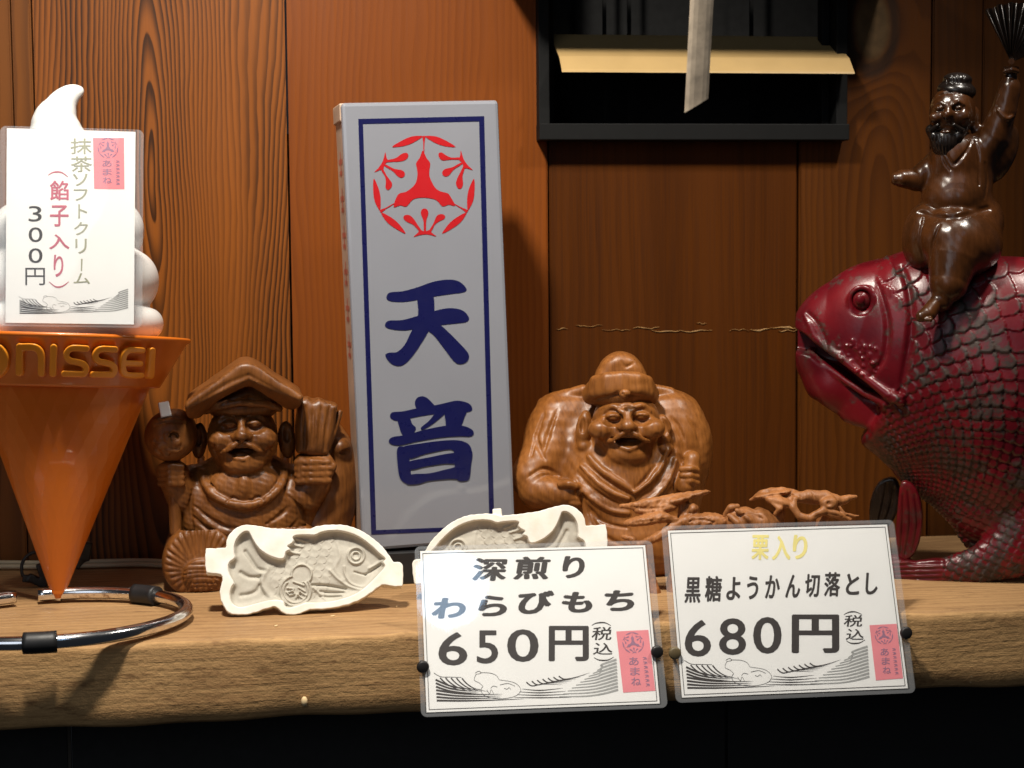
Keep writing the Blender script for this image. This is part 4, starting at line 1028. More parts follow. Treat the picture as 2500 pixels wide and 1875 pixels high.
# ------------------------------------------------------------------ carved lucky god with mallet, hat and sack on rice bales (left)
def face(v, E, N, mo, ck, ch, zf, w_=1.0):
    """laughing face; E eyes, N nose tip, mo mouth centre, ck cheeks, ch chin (photo pixels), zf depth of the face front"""
    for x, y in ck: v.ell(x, y, zf-20, 31*w_, 26*w_, 27*w_, k=12)
    v.ell(ch[0], ch[1], zf-30, 48*w_, 28*w_, 32*w_, k=20)
    mx, my = mo
    v.ell(mx, my-12, zf-18, 40*w_, 20*w_, 22*w_, k=14)                        # muzzle
    for x, y in E:
        v.ell(x, y+3, zf-2, 29*w_, 20*w_, 20*w_, k=6, sub=True)               # sockets
        v.ell(x, y, zf-20, 19*w_, 10*w_, 16*w_, k=3)                        # swollen closed lids
        v.paint([(x-17*w_, y+8*w_), (x-8*w_, y+3*w_), (x+6*w_, y+3*w_), (x+17*w_, y+8*w_)], 2.2, 1.6, True, 2, 0, 3.6)
        v.paint([(x-25*w_, y-8*w_), (x-12*w_, y-20*w_), (x+6*w_, y-22*w_), (x+23*w_, y-9*w_)], 3.5, 3.5, False, 6, 1, 6.5)   # brow
        v.paint([(x-22*w_, y-2*w_), (x-10*w_, y-12*w_), (x+6*w_, y-13*w_), (x+20*w_, y-3*w_)], 2, 2, True, 2, 0, 3.8)
    nx, ny = N
    v.tube([(nx, ny-34*w_, zf-12, 8*w_), (nx, ny-14*w_, zf+2, 10*w_), (nx, ny, zf+10, 14*w_)], 7)
    v.ell(nx, ny+2, zf+12, 17*w_, 12*w_, 13*w_, k=6)
    for s_ in (-1, 1): v.ell(nx+s_*15*w_, ny+5*w_, zf+3, 10*w_, 8*w_, 10*w_, k=5); v.ell(nx+s_*9*w_, ny+13*w_, zf+10, 4.5*w_, 3.5*w_, 6, k=2, sub=True)
    v.paint([(nx-22*w_, ny-38*w_), (nx, ny-44*w_), (nx+22*w_, ny-38*w_)], 1.6, 1.6, True, 3, 0, 2.6)
    v.paint([(nx-18*w_, ny-50*w_), (nx, ny-56*w_), (nx+18*w_, ny-50*w_)], 1.6, 1.6, True, 3, 0, 2.6)
    for s_ in (-1, 1):                                                       # moustache sweeping out and up
        v.tube([(mx+s_*6*w_, my-21*w_, zf+10, 5*w_), (mx+s_*20*w_, my-13*w_, zf+10, 6.5*w_), (mx+s_*34*w_, my-1*w_, zf+2, 6.5*w_), (mx+s_*48*w_, my+3*w_, zf-10, 5*w_), (mx+s_*60*w_, my-3*w_, zf-20, 2.5)], 3)
    # laughing mouth: crescent opening, corners drawn up, tongue and lower lip
    v.tube([(mx-42*w_, my-3*w_, zf-10, 3.5*w_), (mx-24*w_, my+4*w_, zf+2, 8*w_), (mx, my+7*w_, zf+8, 10*w_), (mx+24*w_, my+4*w_, zf+2, 8*w_), (mx+42*w_, my-3*w_, zf-10, 3.5*w_)], 3, True)
    v.ell(mx, my+4*w_, zf-6, 32*w_, 11*w_, 26*w_, k=3, sub=True)
    v.ell(mx, my+12*w_, zf-20, 19*w_, 6*w_, 12*w_, k=4)
    v.tube([(mx-33*w_, my+7*w_, zf-12, 3.5), (mx-17*w_, my+18*w_, zf-3, 4.5*w_), (mx+1, my+22*w_, zf+1, 5*w_), (mx+18*w_, my+17*w_, zf-3, 4.5*w_), (mx+33*w_, my+6*w_, zf-12, 3.5)], 4)
    for s_ in (-1, 1):
        v.paint([(mx+s_*16*w_, my-17*w_), (mx+s_*32*w_, my-5*w_), (mx+s_*50*w_, my+2*w_)], .9, .7, True, 1.5, 1)
        v.paint([(mx+s_*64*w_, my-18*w_), (mx+s_*66*w_, my+2*w_), (mx+s_*54*w_, my+20*w_)], 1, 1, True, 5, 0, 3)
DF = Frame(600, 1440, on_z(600, 1436)+np.array([.0, .035, 0]))
dai = DF.empty('carved_god', 'carved wooden lucky god raising a mallet under a broad hat, left of the sign', 'carving')
v = Vol((360, 900), (880, 1460), (-150, 175), 2.9)
v.ell(600, 1275, -5, 168, 165, 112, k=0).ell(600, 1385, 0, 190, 80, 112, k=30)
v.ell(485, 1240, 0, 58, 95, 62, k=26, rot=-14).ell(735, 1245, 0, 62, 95, 62, k=26, rot=12)
v.ell(600, 1078, 48, 86, 90, 80, k=14)                                        # head
v.ell(494, 1085, 20, 20, 44, 26, k=6, rot=4).ell(708, 1088, 20, 22, 46, 26, k=6, rot=-4)   # long ears
v.ell(494, 1072, 42, 8, 22, 9, k=4, sub=True).ell(708, 1072, 42, 8, 22, 9, k=4, sub=True)
face(v, [(569, 1038), (629, 1038)], (598, 1062), (597, 1100), [(549, 1074), (651, 1074)], (600, 1134), 126)
v.ell(601, 1184, 108, 17, 26, 15, k=3)                                        # little beard
# open robe: bare chest inside a rolled U collar
v.ell(600, 1200, 70, 92, 62, 46, k=10)
v.paint([(495, 1140), (508, 1185), (545, 1218), (600, 1234), (655, 1220), (694, 1185), (708, 1140)], 9, 9, False, 5, 1, 12)
v.paint([(512, 1150), (524, 1184), (556, 1210), (600, 1222), (646, 1212), (680, 1184), (693, 1146)], 2.5, 2.5, True, 2, 2, 4)
v.paint([(560, 1222), (575, 1214), (590, 1222)], 2, 2, True, 2, 0, 4); v.paint([(618, 1222), (634, 1214), (648, 1222)], 2, 2, True, 2, 0, 4)
for P in ([(480, 1235), (520, 1268), (560, 1288), (610, 1296)], [(470, 1256), (510, 1290), (550, 1312), (600, 1322)], [(720, 1235), (690, 1262), (650, 1284)], [(470, 1300), (500, 1330), (560, 1350)], [(730, 1280), (700, 1310), (650, 1330)]): v.paint(P, 2, 2, True, 5, 0, 6.5)
# raised left arm with fist round the mallet handle; right arm with fist round the sack neck
v.tube([(500, 1240, 10, 52), (455, 1215, 35, 44), (432, 1170, 50, 38)], 12)
v.ell(430, 1156, 60, 40, 32, 34, k=6)
for i in range(4): v.tube([(402, 1140+i*13, 78, 8.5), (426, 1137+i*13, 96, 9.5), (452, 1140+i*13, 86, 8.5)], 2)
v.tube([(700, 1250, 10, 55), (745, 1225, 35, 50), (775, 1190, 45, 42)], 12)
v.box(768, 1156, 62, 44, 34, 34, 16, (0, 0, 3), 6)
for i in range(4): v.tube([(730, 1138+i*15, 84, 8.5), (764, 1135+i*15, 100, 10), (806, 1138+i*15, 86, 9)], 2)
v.tube([(800, 1125, 70, 12), (815, 1150, 80, 13), (805, 1170, 78, 11)], 4)
v.paint([(702, 1215), (740, 1260), (750, 1330)], 2, 2, True, 5, 0, 5); v.paint([(480, 1190), (470, 1250), (480, 1310)], 2, 2, True, 5, 0, 5)
v.noise(.9, .15, 3)
carve('body', v, DF, M['carve'], dai)
v = Vol((440, 770), (870, 1050), (-120, 215), 2.9)                              # hat: thick chevron brim, soft crown
brim = [(469, 978), (500, 955), (545, 925), (585, 896), (606, 888), (632, 892), (680, 925), (742, 966), (741, 982), (735, 1000), (712, 1006), (680, 985), (640, 958), (618, 946), (590, 955), (545, 978), (512, 1010), (492, 1022), (472, 1018), (468, 1000)]
v.poly(catmull(brim, 3, True), -90, 178, 15, 0)
def tp(X_, Y_, Z_): return (914-Y_)+(Z_-60)*-.16+np.abs(X_-612)*.30 if False else (905-Y_)+(Z_+60)*.10-np.abs(X_-612)*-.0+0*X_
v.ell(603, 985, 25, 92, 62, 95, k=8)
v.tube([(515, 1004, 88, 7), (548, 988, 128, 8), (598, 978, 146, 8), (652, 986, 130, 8), (690, 1004, 88, 7)], 5)
for i in range(26):                                                            # rough tool-cut lower front edge
    x = 480+i*10; y = 996-(1-abs(x-615)/140)*50
    v.ell(x+random.uniform(-3, 3), y+random.uniform(-2, 4)+8, 178, 10, random.uniform(5, 9), 16, k=7, sub=True)
v.paint([(474, 992), (520, 965), (570, 935), (617, 917)], 2, 2, True, 5, 0, 4); v.paint([(617, 917), (660, 942), (700, 966), (738, 988)], 2, 2, True, 5, 0, 4)
v.tube([(617, 915, 185, 4), (617, 948, 180, 5)], 5, True)
def under(X_, Y_, Z_): return (178-np.maximum(0, Y_-(926+np.abs(X_-617)*.44))*1.5)-Z_
v.op(under, (440, 870, 40), (770, 1050, 215), 6, True)
v.ell(603, 1000, 30, 90, 40, 92, k=6)
v.tube([(515, 1008, 88, 7), (548, 994, 122, 8), (598, 984, 136, 8), (652, 990, 124, 8), (690, 1006, 88, 7)], 5)
v.noise(.7, .09, 5)
carve('hat', v, DF, M['carve'], dai)
v = Vol((350, 520), (980, 1310), (-60, 175), 2.6)                               # mallet: fat drum facing us, handle below
v.cyl(430, 1064, 52, 52, 60, 24, (-12, -14, 0), 0); v.ell(430, 1064, 70, 62, 60, 64, k=16)
v.ell(438, 1062, 128, 12, 12, 10, k=3, sub=True); v.ell(438, 1064, 120, 6, 6, 8, k=2)
for q in range(22): xx, yy = 422+random.uniform(-30, 26), 1076+random.uniform(-20, 30); v.ell(xx, yy, v.surf(xx, yy)-2, random.uniform(5, 11), random.uniform(4, 8), 5, k=4, rot=random.uniform(-40, 40))
v.paint([(400, 1024), (430, 1016), (462, 1022)], 2, 2, True, 2, 0, 3.5); v.paint([(392, 1036), (430, 1028), (470, 1034)], 2, 2, True, 2, 0, 3)
v.tube([(432, 1110, 62, 17), (434, 1300, 58, 15)], 6)
mal = carve('mallet', v, DF, M['carve'], dai)
v = Vol((390, 445), (970, 1040), (70, 130), 1.6); v.box(417, 1000, 100, 13, 19, 4, 2, (24, 10, -8), 1); carve('price_sticker', v, DF, M['label_white'], mal)
v = Vol((715, 900), (970, 1400), (-80, 150), 2.9)                               # gathered sack over the shoulder
v.poly([(735, 985), (760, 980), (772, 992), (786, 984), (832, 1000), (826, 1040), (806, 1122), (730, 1116), (732, 1040)], 15, 95, 18, 0)
v.ell(775, 1060, 55, 44, 72, 52, k=14)
for x0, x1 in ((752, 748), (772, 766), (792, 782), (812, 796)): v.paint([(x0, 1002), ((x0+x1)/2, 1050), (x1, 1115)], 2, 2, True, 5, 0, 5.5)
v.tube([(838, 1020, 60, 7), (822, 1070, 72, 7), (808, 1105, 70, 6)], 4)
v.ell(838, 1108, 40, 26, 22, 26, k=8).ell(852, 1120, 52, 20, 9, 16, k=3, sub=True)
v.ell(822, 1200, -5, 62, 150, 62, k=20).ell(790, 1330, -10, 70, 110, 60, k=20)
v.noise(.7, .09, 8)
carve('sack', v, DF, M['carve'], dai)
for i, (cx, nm) in enumerate(((492, 'a'), (704, 'b'))):                        # two straw rice bales, ends towards us
    v = Vol((cx-125, cx+125), (1290, 1460), (-120, 140), 2.6)
    v.cyl(cx, 1370, 0, 92, 112, 24, None, 0)
    v.ell(cx+4, 1398, 116, 46, 40, 10, k=6)
    for a in range(30):
        t = a*2*math.pi/30; r1_, r0_ = 82+3*math.sin(a*2.3), 42+6*math.sin(a*1.7)
        v.paint([(cx+r0_*math.cos(t), 1380+r0_*.85*math.sin(t)), (cx+66*math.cos(t), 1374+64*math.sin(t)), (cx+r1_*math.cos(t), 1370+r1_*math.sin(t))], 1.8, 3, True, 3, 0, 3.6)
    for q in range(6): v.paint([(cx-36, 1372+q*11), (cx, 1370+q*11+random.uniform(-3, 3)), (cx+44, 1374+q*11)], 1.2, 1.2, True, 2, 0, 2.2)
    v.d[:, v.ax[1] > 1440, :] = 4
    carve('rice_bale', v, DF, M['carve'], dai)

# ------------------------------------------------------------------ carved god with folded cap (right of the sign)
EF = Frame(1500, 1400, on_z(1500, 1392)+np.array([0, .0, 0]))
ebi = EF.empty('carved_god', 'carved wooden laughing god in folded cap and robe, right of the sign', 'carving')
v = Vol((1250, 1770), (930, 1410), (-190, 175), 2.9)
v.ell(1510, 1180, -40, 215, 190, 120, k=0)                                    # broad robed shoulders and back
v.ell(1345, 1085, -45, 72, 112, 80, k=26, rot=12).ell(1660, 1075, -50, 80, 105, 80, k=26, rot=-16)
v.ell(1700, 1120, -50, 42, 80, 60, k=18)
v.ell(1370, 1015, -80, 56, 42, 50, k=22)
v.ell(1520, 1320, 0, 205, 120, 125, k=40)
v.ell(1520, 1190, 40, 130, 120, 80, k=30)
v.ell(1405, 1015, -50, 90, 56, 52, k=30).ell(1630, 1012, -50, 76, 52, 52, k=30)
v.tube([(1322, 990, -60, 12), (1360, 974, -40, 14), (1424, 956, -30, 14)], 8)   # collar rim behind the head
v.tube([(1590, 954, -30, 14), (1640, 964, -38, 14), (1660, 978, -48, 12)], 8)
v.tube([(1340, 1105, -10, 62), (1300, 1165, 20, 55), (1310, 1195, 40, 46), (1365, 1200, 70, 36)], 16)   # left sleeve and arm
v.ell(1388, 1197, 84, 33, 33, 30, k=6)
for i in range(4): v.tube([(1398, 1176+i*14, 104, 8), (1412, 1178+i*14, 100, 9), (1414, 1184+i*13, 82, 8)], 2.5)
v.tube([(1372, 1172, 104, 9), (1392, 1170, 116, 10), (1408, 1176, 112, 8)], 3)
v.ell(1530, 1038, 45, 84, 92, 80, (0, 8, 0), k=10)                              # head
v.ell(1428, 1044, 46, 20, 46, 22, k=4, rot=8).ell(1622, 1052, 46, 20, 44, 22, k=4, rot=-10)
v.ell(1424, 1032, 66, 8, 22, 8, k=3, sub=True).ell(1626, 1040, 66, 8, 20, 8, k=3, sub=True)
v.ell(1428, 1086, 50, 19, 17, 17, k=5); v.ell(1624, 1092, 50, 20, 15, 17, k=5)
face(v, [(1499, 1008), (1566, 1006)], (1533, 1028), (1535, 1064), [(1470, 1040), (1592, 1038)], (1535, 1100), 124)
v.tube([(1530, 1108, 100, 9), (1532, 1122, 104, 10), (1530, 1146, 86, 14), (1528, 1165, 86, 12)], 4)    # throat and beard
# overlapping collar and chest folds
for P, r in (([(1440, 1108), (1470, 1136), (1510, 1162), (1545, 1186)], 8), ([(1420, 1130), (1460, 1166), (1505, 1194), (1540, 1206)], 7), ([(1630, 1096), (1610, 1136), (1580, 1168), (1548, 1190)], 8), ([(1650, 1120), (1630, 1166), (1600, 1200), (1560, 1222)], 7), ([(1405, 1160), (1440, 1200), (1490, 1232), (1535, 1240)], 7)):
    v.paint(P, r*.7, r*.6, False, 6, 1, r)
for P in ([(1432, 1122), (1466, 1152), (1508, 1180), (1540, 1198)], [(1412, 1146), (1450, 1184), (1500, 1214), (1530, 1224)], [(1598, 1130), (1575, 1160), (1552, 1180)], [(1640, 1110), (1618, 1152), (1590, 1186), (1556, 1206)], [(1654, 1150), (1640, 1190), (1600, 1226)], [(1545, 1190), (1543, 1216), (1545, 1250)],
          [(1330, 1010), (1312, 1060), (1300, 1110)], [(1362, 1000), (1340, 1060), (1326, 1112)], [(1310, 1060), (1318, 1090), (1334, 1120)], [(1400, 1140), (1420, 1210), (1470, 1260), (1530, 1275)], [(1640, 1020), (1660, 1050), (1674, 1090)], [(1620, 1020), (1640, 1060), (1650, 1100)], [(1680, 1020), (1704, 1056), (1712, 1090)], [(1290, 1160), (1330, 1140), (1370, 1160)], [(1440, 1240), (1470, 1290), (1530, 1320)], [(1660, 1110), (1680, 1150), (1690, 1200)]):
    v.paint(P, 1.6, 1.6, True, 5, 0, 6)
v.tube([(1690, 1120, 40, 20), (1686, 1150, 50, 22), (1672, 1180, 62, 24)], 8)   # other hand holding the rod butt
for i in range(3): v.tube([(1664, 1140+i*15, 74, 8), (1684, 1138+i*15, 80, 9), (1700, 1144+i*15, 66, 8)], 2)
v.noise(.9, .14, 11)
carve('body', v, EF, M['carve2'], ebi)
v = Vol((1400, 1640), (845, 1010), (-110, 165), 2.7)                            # folded court cap
v.ell(1520, 962, 22, 82, 42, 86, k=0, rot=(0, 0, -3))
v.poly(catmull([(1446, 975), (1450, 930), (1468, 888), (1494, 866), (1522, 860), (1552, 872), (1574, 900), (1586, 936), (1592, 972), (1520, 965)], 3, True), -60, 66, 26, 10)
for yo, zo, ro in ((0, 0, 0), (-24, -8, -2)):
    v.tube([(1442, 968+yo*.6, 44, 17+ro), (1458, 952+yo, 78, 18+ro), (1486, 944+yo, 96, 19+ro), (1520, 941+yo, 103, 19+ro), (1556, 944+yo, 96, 19+ro), (1580, 953+yo, 76, 18+ro), (1592, 970+yo*.6, 42, 16+ro)], 14)
v.paint([(1440, 978), (1480, 962), (1530, 956), (1580, 966)], 2, 2, True, 3, 0, 4)
v.ell(1526, 952, 140, 14, 12, 10, k=5); v.paint([(1500, 956), (1516, 946), (1530, 958), (1545, 950)], 2, 2, True, 2)
v.paint([(1520, 880), (1530, 893), (1548, 884)], 2, 2, True, 3, 0, 4)
v.noise(.6, .10, 14)
carve('folded_cap', v, EF, M['carve2'], ebi)

# ------------------------------------------------------------------ gnarled root carving in front of it
GF = Frame(1700, 1340, on_z(1700, 1440)); GF.y = 1440
root = GF.empty('root_carving', 'gnarled orange brown root wood carving behind the price cards', 'carving')
def leafy(name, segs, seed, box_, sl=0):
    v = Vol(*box_, 2.5); g_ = np.random.default_rng(seed)
    for s_ in segs:
        if s_[0] == 't': v.tube(s_[1], s_[2] if len(s_) > 2 else 5)
        elif s_[0] == 'l': v.ell(*s_[1], k=s_[3] if len(s_) > 3 else 4, rot=s_[2])
        elif s_[0] == 'h': v.ell(*s_[1], k=3, sub=True, rot=s_[2])
        else: v.paint(s_[1], 1.6, 1.2, True, 3, 0, s_[2])
    v.noise(1.3, .13, seed); v.noise(.8, .3, seed+1)
    return carve(name, v, GF, M['drift'], root)
leafy('root_branch', [
    ('t', [(1516, 1228, 30, 5), (1550, 1226, 40, 10), (1590, 1222, 40, 17), (1640, 1210, 30, 13), (1690, 1200, 20, 9), (1733, 1194, 10, 3)]),
    ('l', (1600, 1232, 38, 55, 16, 24), -6), ('l', (1580, 1258, 55, 58, 13, 26), -10), ('l', (1700, 1198, 20, 34, 7, 16), -12), ('l', (1650, 1212, 30, 40, 10, 24), -14),
    ('t', [(1525, 1270, 50, 4), (1560, 1262, 62, 10), (1610, 1248, 60, 14), (1648, 1258, 50, 9)]),
    ('t', [(1560, 1318, 60, 7), (1600, 1300, 66, 11), (1640, 1280, 56, 14), (1668, 1262, 40, 12)]),
    ('t', [(1668, 1210, 20, 12), (1672, 1250, 22, 16), (1660, 1300, 20, 18), (1650, 1440, 15, 24)]),
    ('t', [(1520, 1300, 50, 5), (1545, 1306, 56, 9), (1570, 1350, 50, 10), (1600, 1440, 40, 14)]),
    ('l', (1700, 1268, 30, 40, 24, 30), 14), ('l', (1740, 1262, 34, 42, 20, 26), 6), ('l', (1690, 1234, 26, 16, 14, 18), 0), ('h', (1672, 1228, 44, 13, 12, 14), 0),
    ('g', [(1540, 1228), (1580, 1230), (1620, 1226)], 3), ('g', [(1545, 1262), (1590, 1256), (1630, 1252)], 3), ('g', [(1680, 1262), (1710, 1256), (1745, 1262)], 3.4), ('g', [(1690, 1278), (1720, 1272)], 3)], 21,
    ((1500, 1800), (1170, 1450), (-30, 110)))
leafy('root_branch', [
    ('l', (1812, 1262, 30, 48, 34, 36), -8), ('l', (1860, 1266, 26, 46, 34, 34), 20), ('l', (1830, 1300, 26, 60, 50, 34), 0), ('t', [(1768, 1250, 40, 5), (1780, 1230, 44, 9), (1800, 1224, 40, 8)], 4),
    ('t', [(1780, 1245, 58, 7), (1800, 1262, 66, 8), (1828, 1290, 60, 7)], 3), ('t', [(1800, 1232, 60, 6), (1830, 1256, 64, 7), (1850, 1290, 56, 7)], 3),
    ('t', [(1832, 1214, 10, 4), (1868, 1192, 20, 9), (1905, 1188, 26, 9), (1945, 1192, 20, 4)]), ('l', (1885, 1196, 28, 46, 8, 26), -10), ('l', (1900, 1212, 46, 34, 13, 20), 14),
    ('t', [(1886, 1216, 60, 4), (1900, 1226, 66, 8), (1890, 1240, 62, 5)]), ('t', [(1920, 1210, 30, 10), (1940, 1204, 30, 13), (1970, 1202, 30, 17), (2010, 1204, 28, 18), (2046, 1214, 22, 14), (2072, 1206, 16, 8), (2088, 1204, 12, 4)], 6),
    ('h', (1966, 1222, 50, 17, 16, 18), 0), ('t', [(1938, 1206, 48, 7), (1934, 1226, 56, 9), (1946, 1246, 60, 9), (1974, 1250, 60, 9), (2004, 1232, 56, 10), (2036, 1242, 50, 10), (2072, 1256, 40, 5)], 4),
    ('l', (2020, 1216, 44, 22, 18, 18), 0), ('h', (2018, 1214, 64, 7, 6, 8), 0), ('t', [(2046, 1226, 40, 5), (2060, 1240, 44, 4), (2080, 1246, 40, 3.5), (2096, 1247, 36, 2)], 3),
    ('t', [(1905, 1225, 30, 14), (1900, 1270, 26, 14), (1890, 1440, 20, 20)]), ('t', [(2010, 1240, 25, 14), (2000, 1300, 20, 16), (1990, 1440, 16, 20)]), ('t', [(1850, 1300, 25, 30), (1850, 1440, 20, 34)]),
    ('g', [(1800, 1246), (1830, 1240), (1860, 1252)], 3.5), ('g', [(1860, 1200), (1900, 1194), (1935, 1198)], 2.6), ('g', [(1985, 1246), (2020, 1240), (2060, 1252)], 2.4), ('g', [(1950, 1196), (1956, 1210)], 2.5), ('g', [(1980, 1190), (1988, 1206)], 2.5)], 33,
    ((1750, 2110), (1165, 1450), (-30, 110)))

# ------------------------------------------------------------------ red lacquered sea bream standing on its tail
FF = Frame(2330, 1425, on_z(2330, 1418)+np.array([0, .040, 0]))
fish = FF.empty('sea_bream_statue', 'large worn red lacquered sea bream statue with open mouth and curled tail', 'statue')
fish.rotation_euler[0] = R(5)
v = Vol((1935, 2660), (590, 1440), (-165, 185), 3.2)
ZS = .52
body = [(2030, 858, 0, 108), (2090, 852, 0, 168), (2160, 858, 0, 212), (2240, 880, 0, 252), (2330, 908, 0, 276), (2420, 938, 0, 296), (2476, 1056, 0, 246), (2452, 1190, 0, 168), (2404, 1292, 0, 74)]
v.tube(body, 0, zs=ZS)
v.tube([(2240, 980, 0, 170), (2292, 1122, 0, 112)], 40, zs=.5)
v.ell(2000, 800, 0, 62, 46, 48, rot=-38, k=34)                                   # snout
v.tube([(2570, 1150, 20, 130), (2530, 1275, 45, 98), (2460, 1345, 66, 66), (2390, 1380, 74, 46), (2310, 1398, 76, 33), (2250, 1402, 78, 27)], 10, zs=.6)   # tail stalk curling forward
v.poly(catmull([(2300, 1372), (2240, 1378), (2190, 1366), (2150, 1368), (2120, 1384), (2150, 1402), (2110, 1420), (2150, 1432), (2220, 1432), (2290, 1424)], 3, True), 50, 92, 8, 10)  # tail fin
# open mouth: a wedge cut back from the front, two lips
v.poly([(1900, 800), (1958, 822), (2160, 960), (2152, 974), (2110, 966), (1976, 876), (1900, 860)], -22, 190, 4, 8, True)
v.poly([(1930, 872), (1976, 880), (2060, 935), (2140, 980), (2150, 1010), (2090, 1075), (1930, 1075)], 60, 200, 10, 24, True)
v.tube([(1962, 790, 0, 13), (1966, 806, 26, 12), (1990, 832, 62, 11), (2050, 872, 92, 10), (2120, 924, 112, 10), (2165, 956, 122, 13), (2196, 968, 124, 15)], 5)
v.tube([(1974, 872, 0, 12), (1978, 880, 24, 10), (2010, 900, 46, 8), (2060, 934, 62, 8), (2112, 964, 76, 9), (2160, 978, 104, 14)], 5)
v.ell(2020, 960, 0, 58, 50, 58, rot=30, k=24)                                     # lower jaw
v.poly([(1900, 1010), (1985, 1000), (2050, 1050), (2110, 1060), (2060, 1120), (1900, 1120)], -200, 200, 4, 26, True)
v.paint([(1966, 770), (1988, 790), (2006, 820), (2018, 852)], 4, 4, True, 5, 2, 6); v.paint([(1958, 776), (1972, 800), (1984, 826)], 3, 3, False, 4, 0, 5)
# eye with rim
v.ell(2101, 738, v.surf(2101, 738)+2, 32, 34, 16, k=8, sub=True)
sz = v.surf(2101, 738)
def tor(X_, Y_, Z_):
    q = np.sqrt((X_-2101)**2+((Y_-738)*.92)**2)-29; return np.sqrt(q*q+(Z_-sz-6)**2)-6
v.op(tor, (2060, 700, sz-10), (2142, 776, sz+20), 5)
# gill cover edge and cheek roughness
v.paint([(2196, 660), (2216, 720), (2222, 800), (2210, 880), (2196, 950)], 4, 4, True, 9, 1, 9)
v.paint([(2140, 700), (2164, 780), (2160, 860), (2130, 910)], 3, 3, True, 9, 0, 6)
for i in range(40):
    a, b = 2070+rng.uniform(-24, 70), 862+rng.uniform(-30, 50)
    if b > 820+(a-1990)*.62+30: continue
    v.ell(a, b, v.surf(a, b)-1, 6, 4, 4.5, k=3, rot=35)
OX, OY = 2140, 1290
def scales(V, Fq):
    x, y, z = V[:, 0], V[:, 1], V[:, 2]
    # frame running along the fish: angle round a point inside the curl, distance from it
    th = np.arctan2(OY-y, x-OX); r = np.hypot(x-OX, y-OY)+1e-3
    s_ = (2.2-th)*12.6+.07*np.sin(x*.05+np.sin(y*.03))+.07*np.sin(y*.043+x*.02); t_ = np.log(r)*12.6+.08*np.sin(x*.037+y*.05)+.05*np.sin(y*.09-x*.03)
    tail = np.clip((y-1235-(2440-x)*.05)/40, 0, 1)*(z > 25)
    s_ = np.where(tail > .5, (2600-x)/26+(y-1300)/60, s_); t_ = np.where(tail > .5, (y-(x-2600)*-.35)/24, t_)
    px_ = .62; best = np.full(len(x), -1.0); edge = np.zeros(len(x)); done = np.zeros(len(x), bool)
    base = np.floor(s_/px_)
    for k in (2, 1, 0):                       # scales nearer the head lie on top
        row = base-k; cen = row*px_; off = .5*(row % 2)
        w_ = t_/1.15+off; fw = w_-np.floor(w_)-.5
        du = (s_-cen)/(px_*2.15); q = np.sqrt(du*du+(fw*1.75)**2)
        ins = (q < 1.0) & ~done
        best[ins] = (du*.9+.25)[ins]; edge[ins] = np.clip((q-.78)/.2, 0, 1)[ins]; done |= ins
    best = np.clip(best, 0, 1.1)
    d0 = np.hypot(x-2085, (y-840)*.9); m_ = np.clip((d0-128)/26, 0, 1)*np.clip((x-2120+np.clip(1000-y, -400, 0)*.3)/40, 0, 1)
    m_ = m_*np.clip((y-625)/20+1, 0, 1); m_ = np.where((tail > .5) & (x < 2300), 0, m_)
    g_ = vnorm(V, Fq)
    amp = (8.0+2.0*np.sin(x*.021+y*.017)*np.sin(y*.03))*m_*np.where(tail > .5, .7, 1)
    # tail fin rays
    ray_ = np.where((tail > .5) & (x < 2320), np.sin((y-1400)*.55+(x-2300)*.04)*2.2*np.clip((2320-x)/40, 0, 1), 0)
    return V+g_*((best-.5)*amp+ray_)[:, None], np.clip(edge*m_+.22*m_*np.clip((y-760)/300, 0, 1), 0, 1)  # rims marked for wear; lower scaled flank marked too, shade put into colour
def vnorm(V, Fq):
    fn = np.cross(V[Fq[:, 2]]-V[Fq[:, 0]], V[Fq[:, 3]]-V[Fq[:, 1]]); N = np.zeros_like(V)
    for q in range(4):
        for c in range(3): N[:, c] += np.bincount(Fq[:, q], fn[:, c], len(V))
    N /= np.linalg.norm(N, axis=1)[:, None]+1e-9
    c = V-np.array([2330, 950, 0])
    return N if (N*c).sum() > 0 else -N
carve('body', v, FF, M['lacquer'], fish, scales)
v = Vol((2060, 2150), (690, 790), (sz-30, sz+50), 1.8); v.ell(2101, 738, sz+2, 22, 23, 15, k=0); v.ell(2098, 734, sz+18, 11, 12, 5, k=4); carve('eye', v, FF, M['lacquer'], fish)
def finmesh(name, outline, z0, z1, tilt, rays, parent=fish, mat='lacquer'):
    P = catmull(outline, 3, True); v = Vol((P[:, 0].min()-14, P[:, 0].max()+14), (P[:, 1].min()-14, P[:, 1].max()+14), (z0-14, z1+14), 2.4)
    v.poly(P, z0, z1, 6, 0)
    for q in rays: v.paint(q, 2, 2, True, 3, 0, 4)
    return carve(name, v, FF, M[mat], parent)
finmesh('pectoral_fin', [(2200, 1180), (2236, 1196), (2252, 1260), (2244, 1330), (2222, 1370), (2196, 1376), (2186, 1330), (2190, 1250)], 52, 76, 0, [[(2216, 1200), (2222, 1280), (2210, 1360)], [(2232, 1210), (2240, 1280), (2228, 1350)], [(2204, 1210), (2204, 1290), (2198, 1360)]])
finmesh('pectoral_fin', [(2140, 1208), (2180, 1196), (2196, 1240), (2180, 1300), (2150, 1330), (2120, 1320), (2118, 1260)], -60, -36, 0, [[(2160, 1210), (2152, 1260), (2140, 1310)], [(2178, 1220), (2170, 1270), (2156, 1310)]], mat='bronze_black')

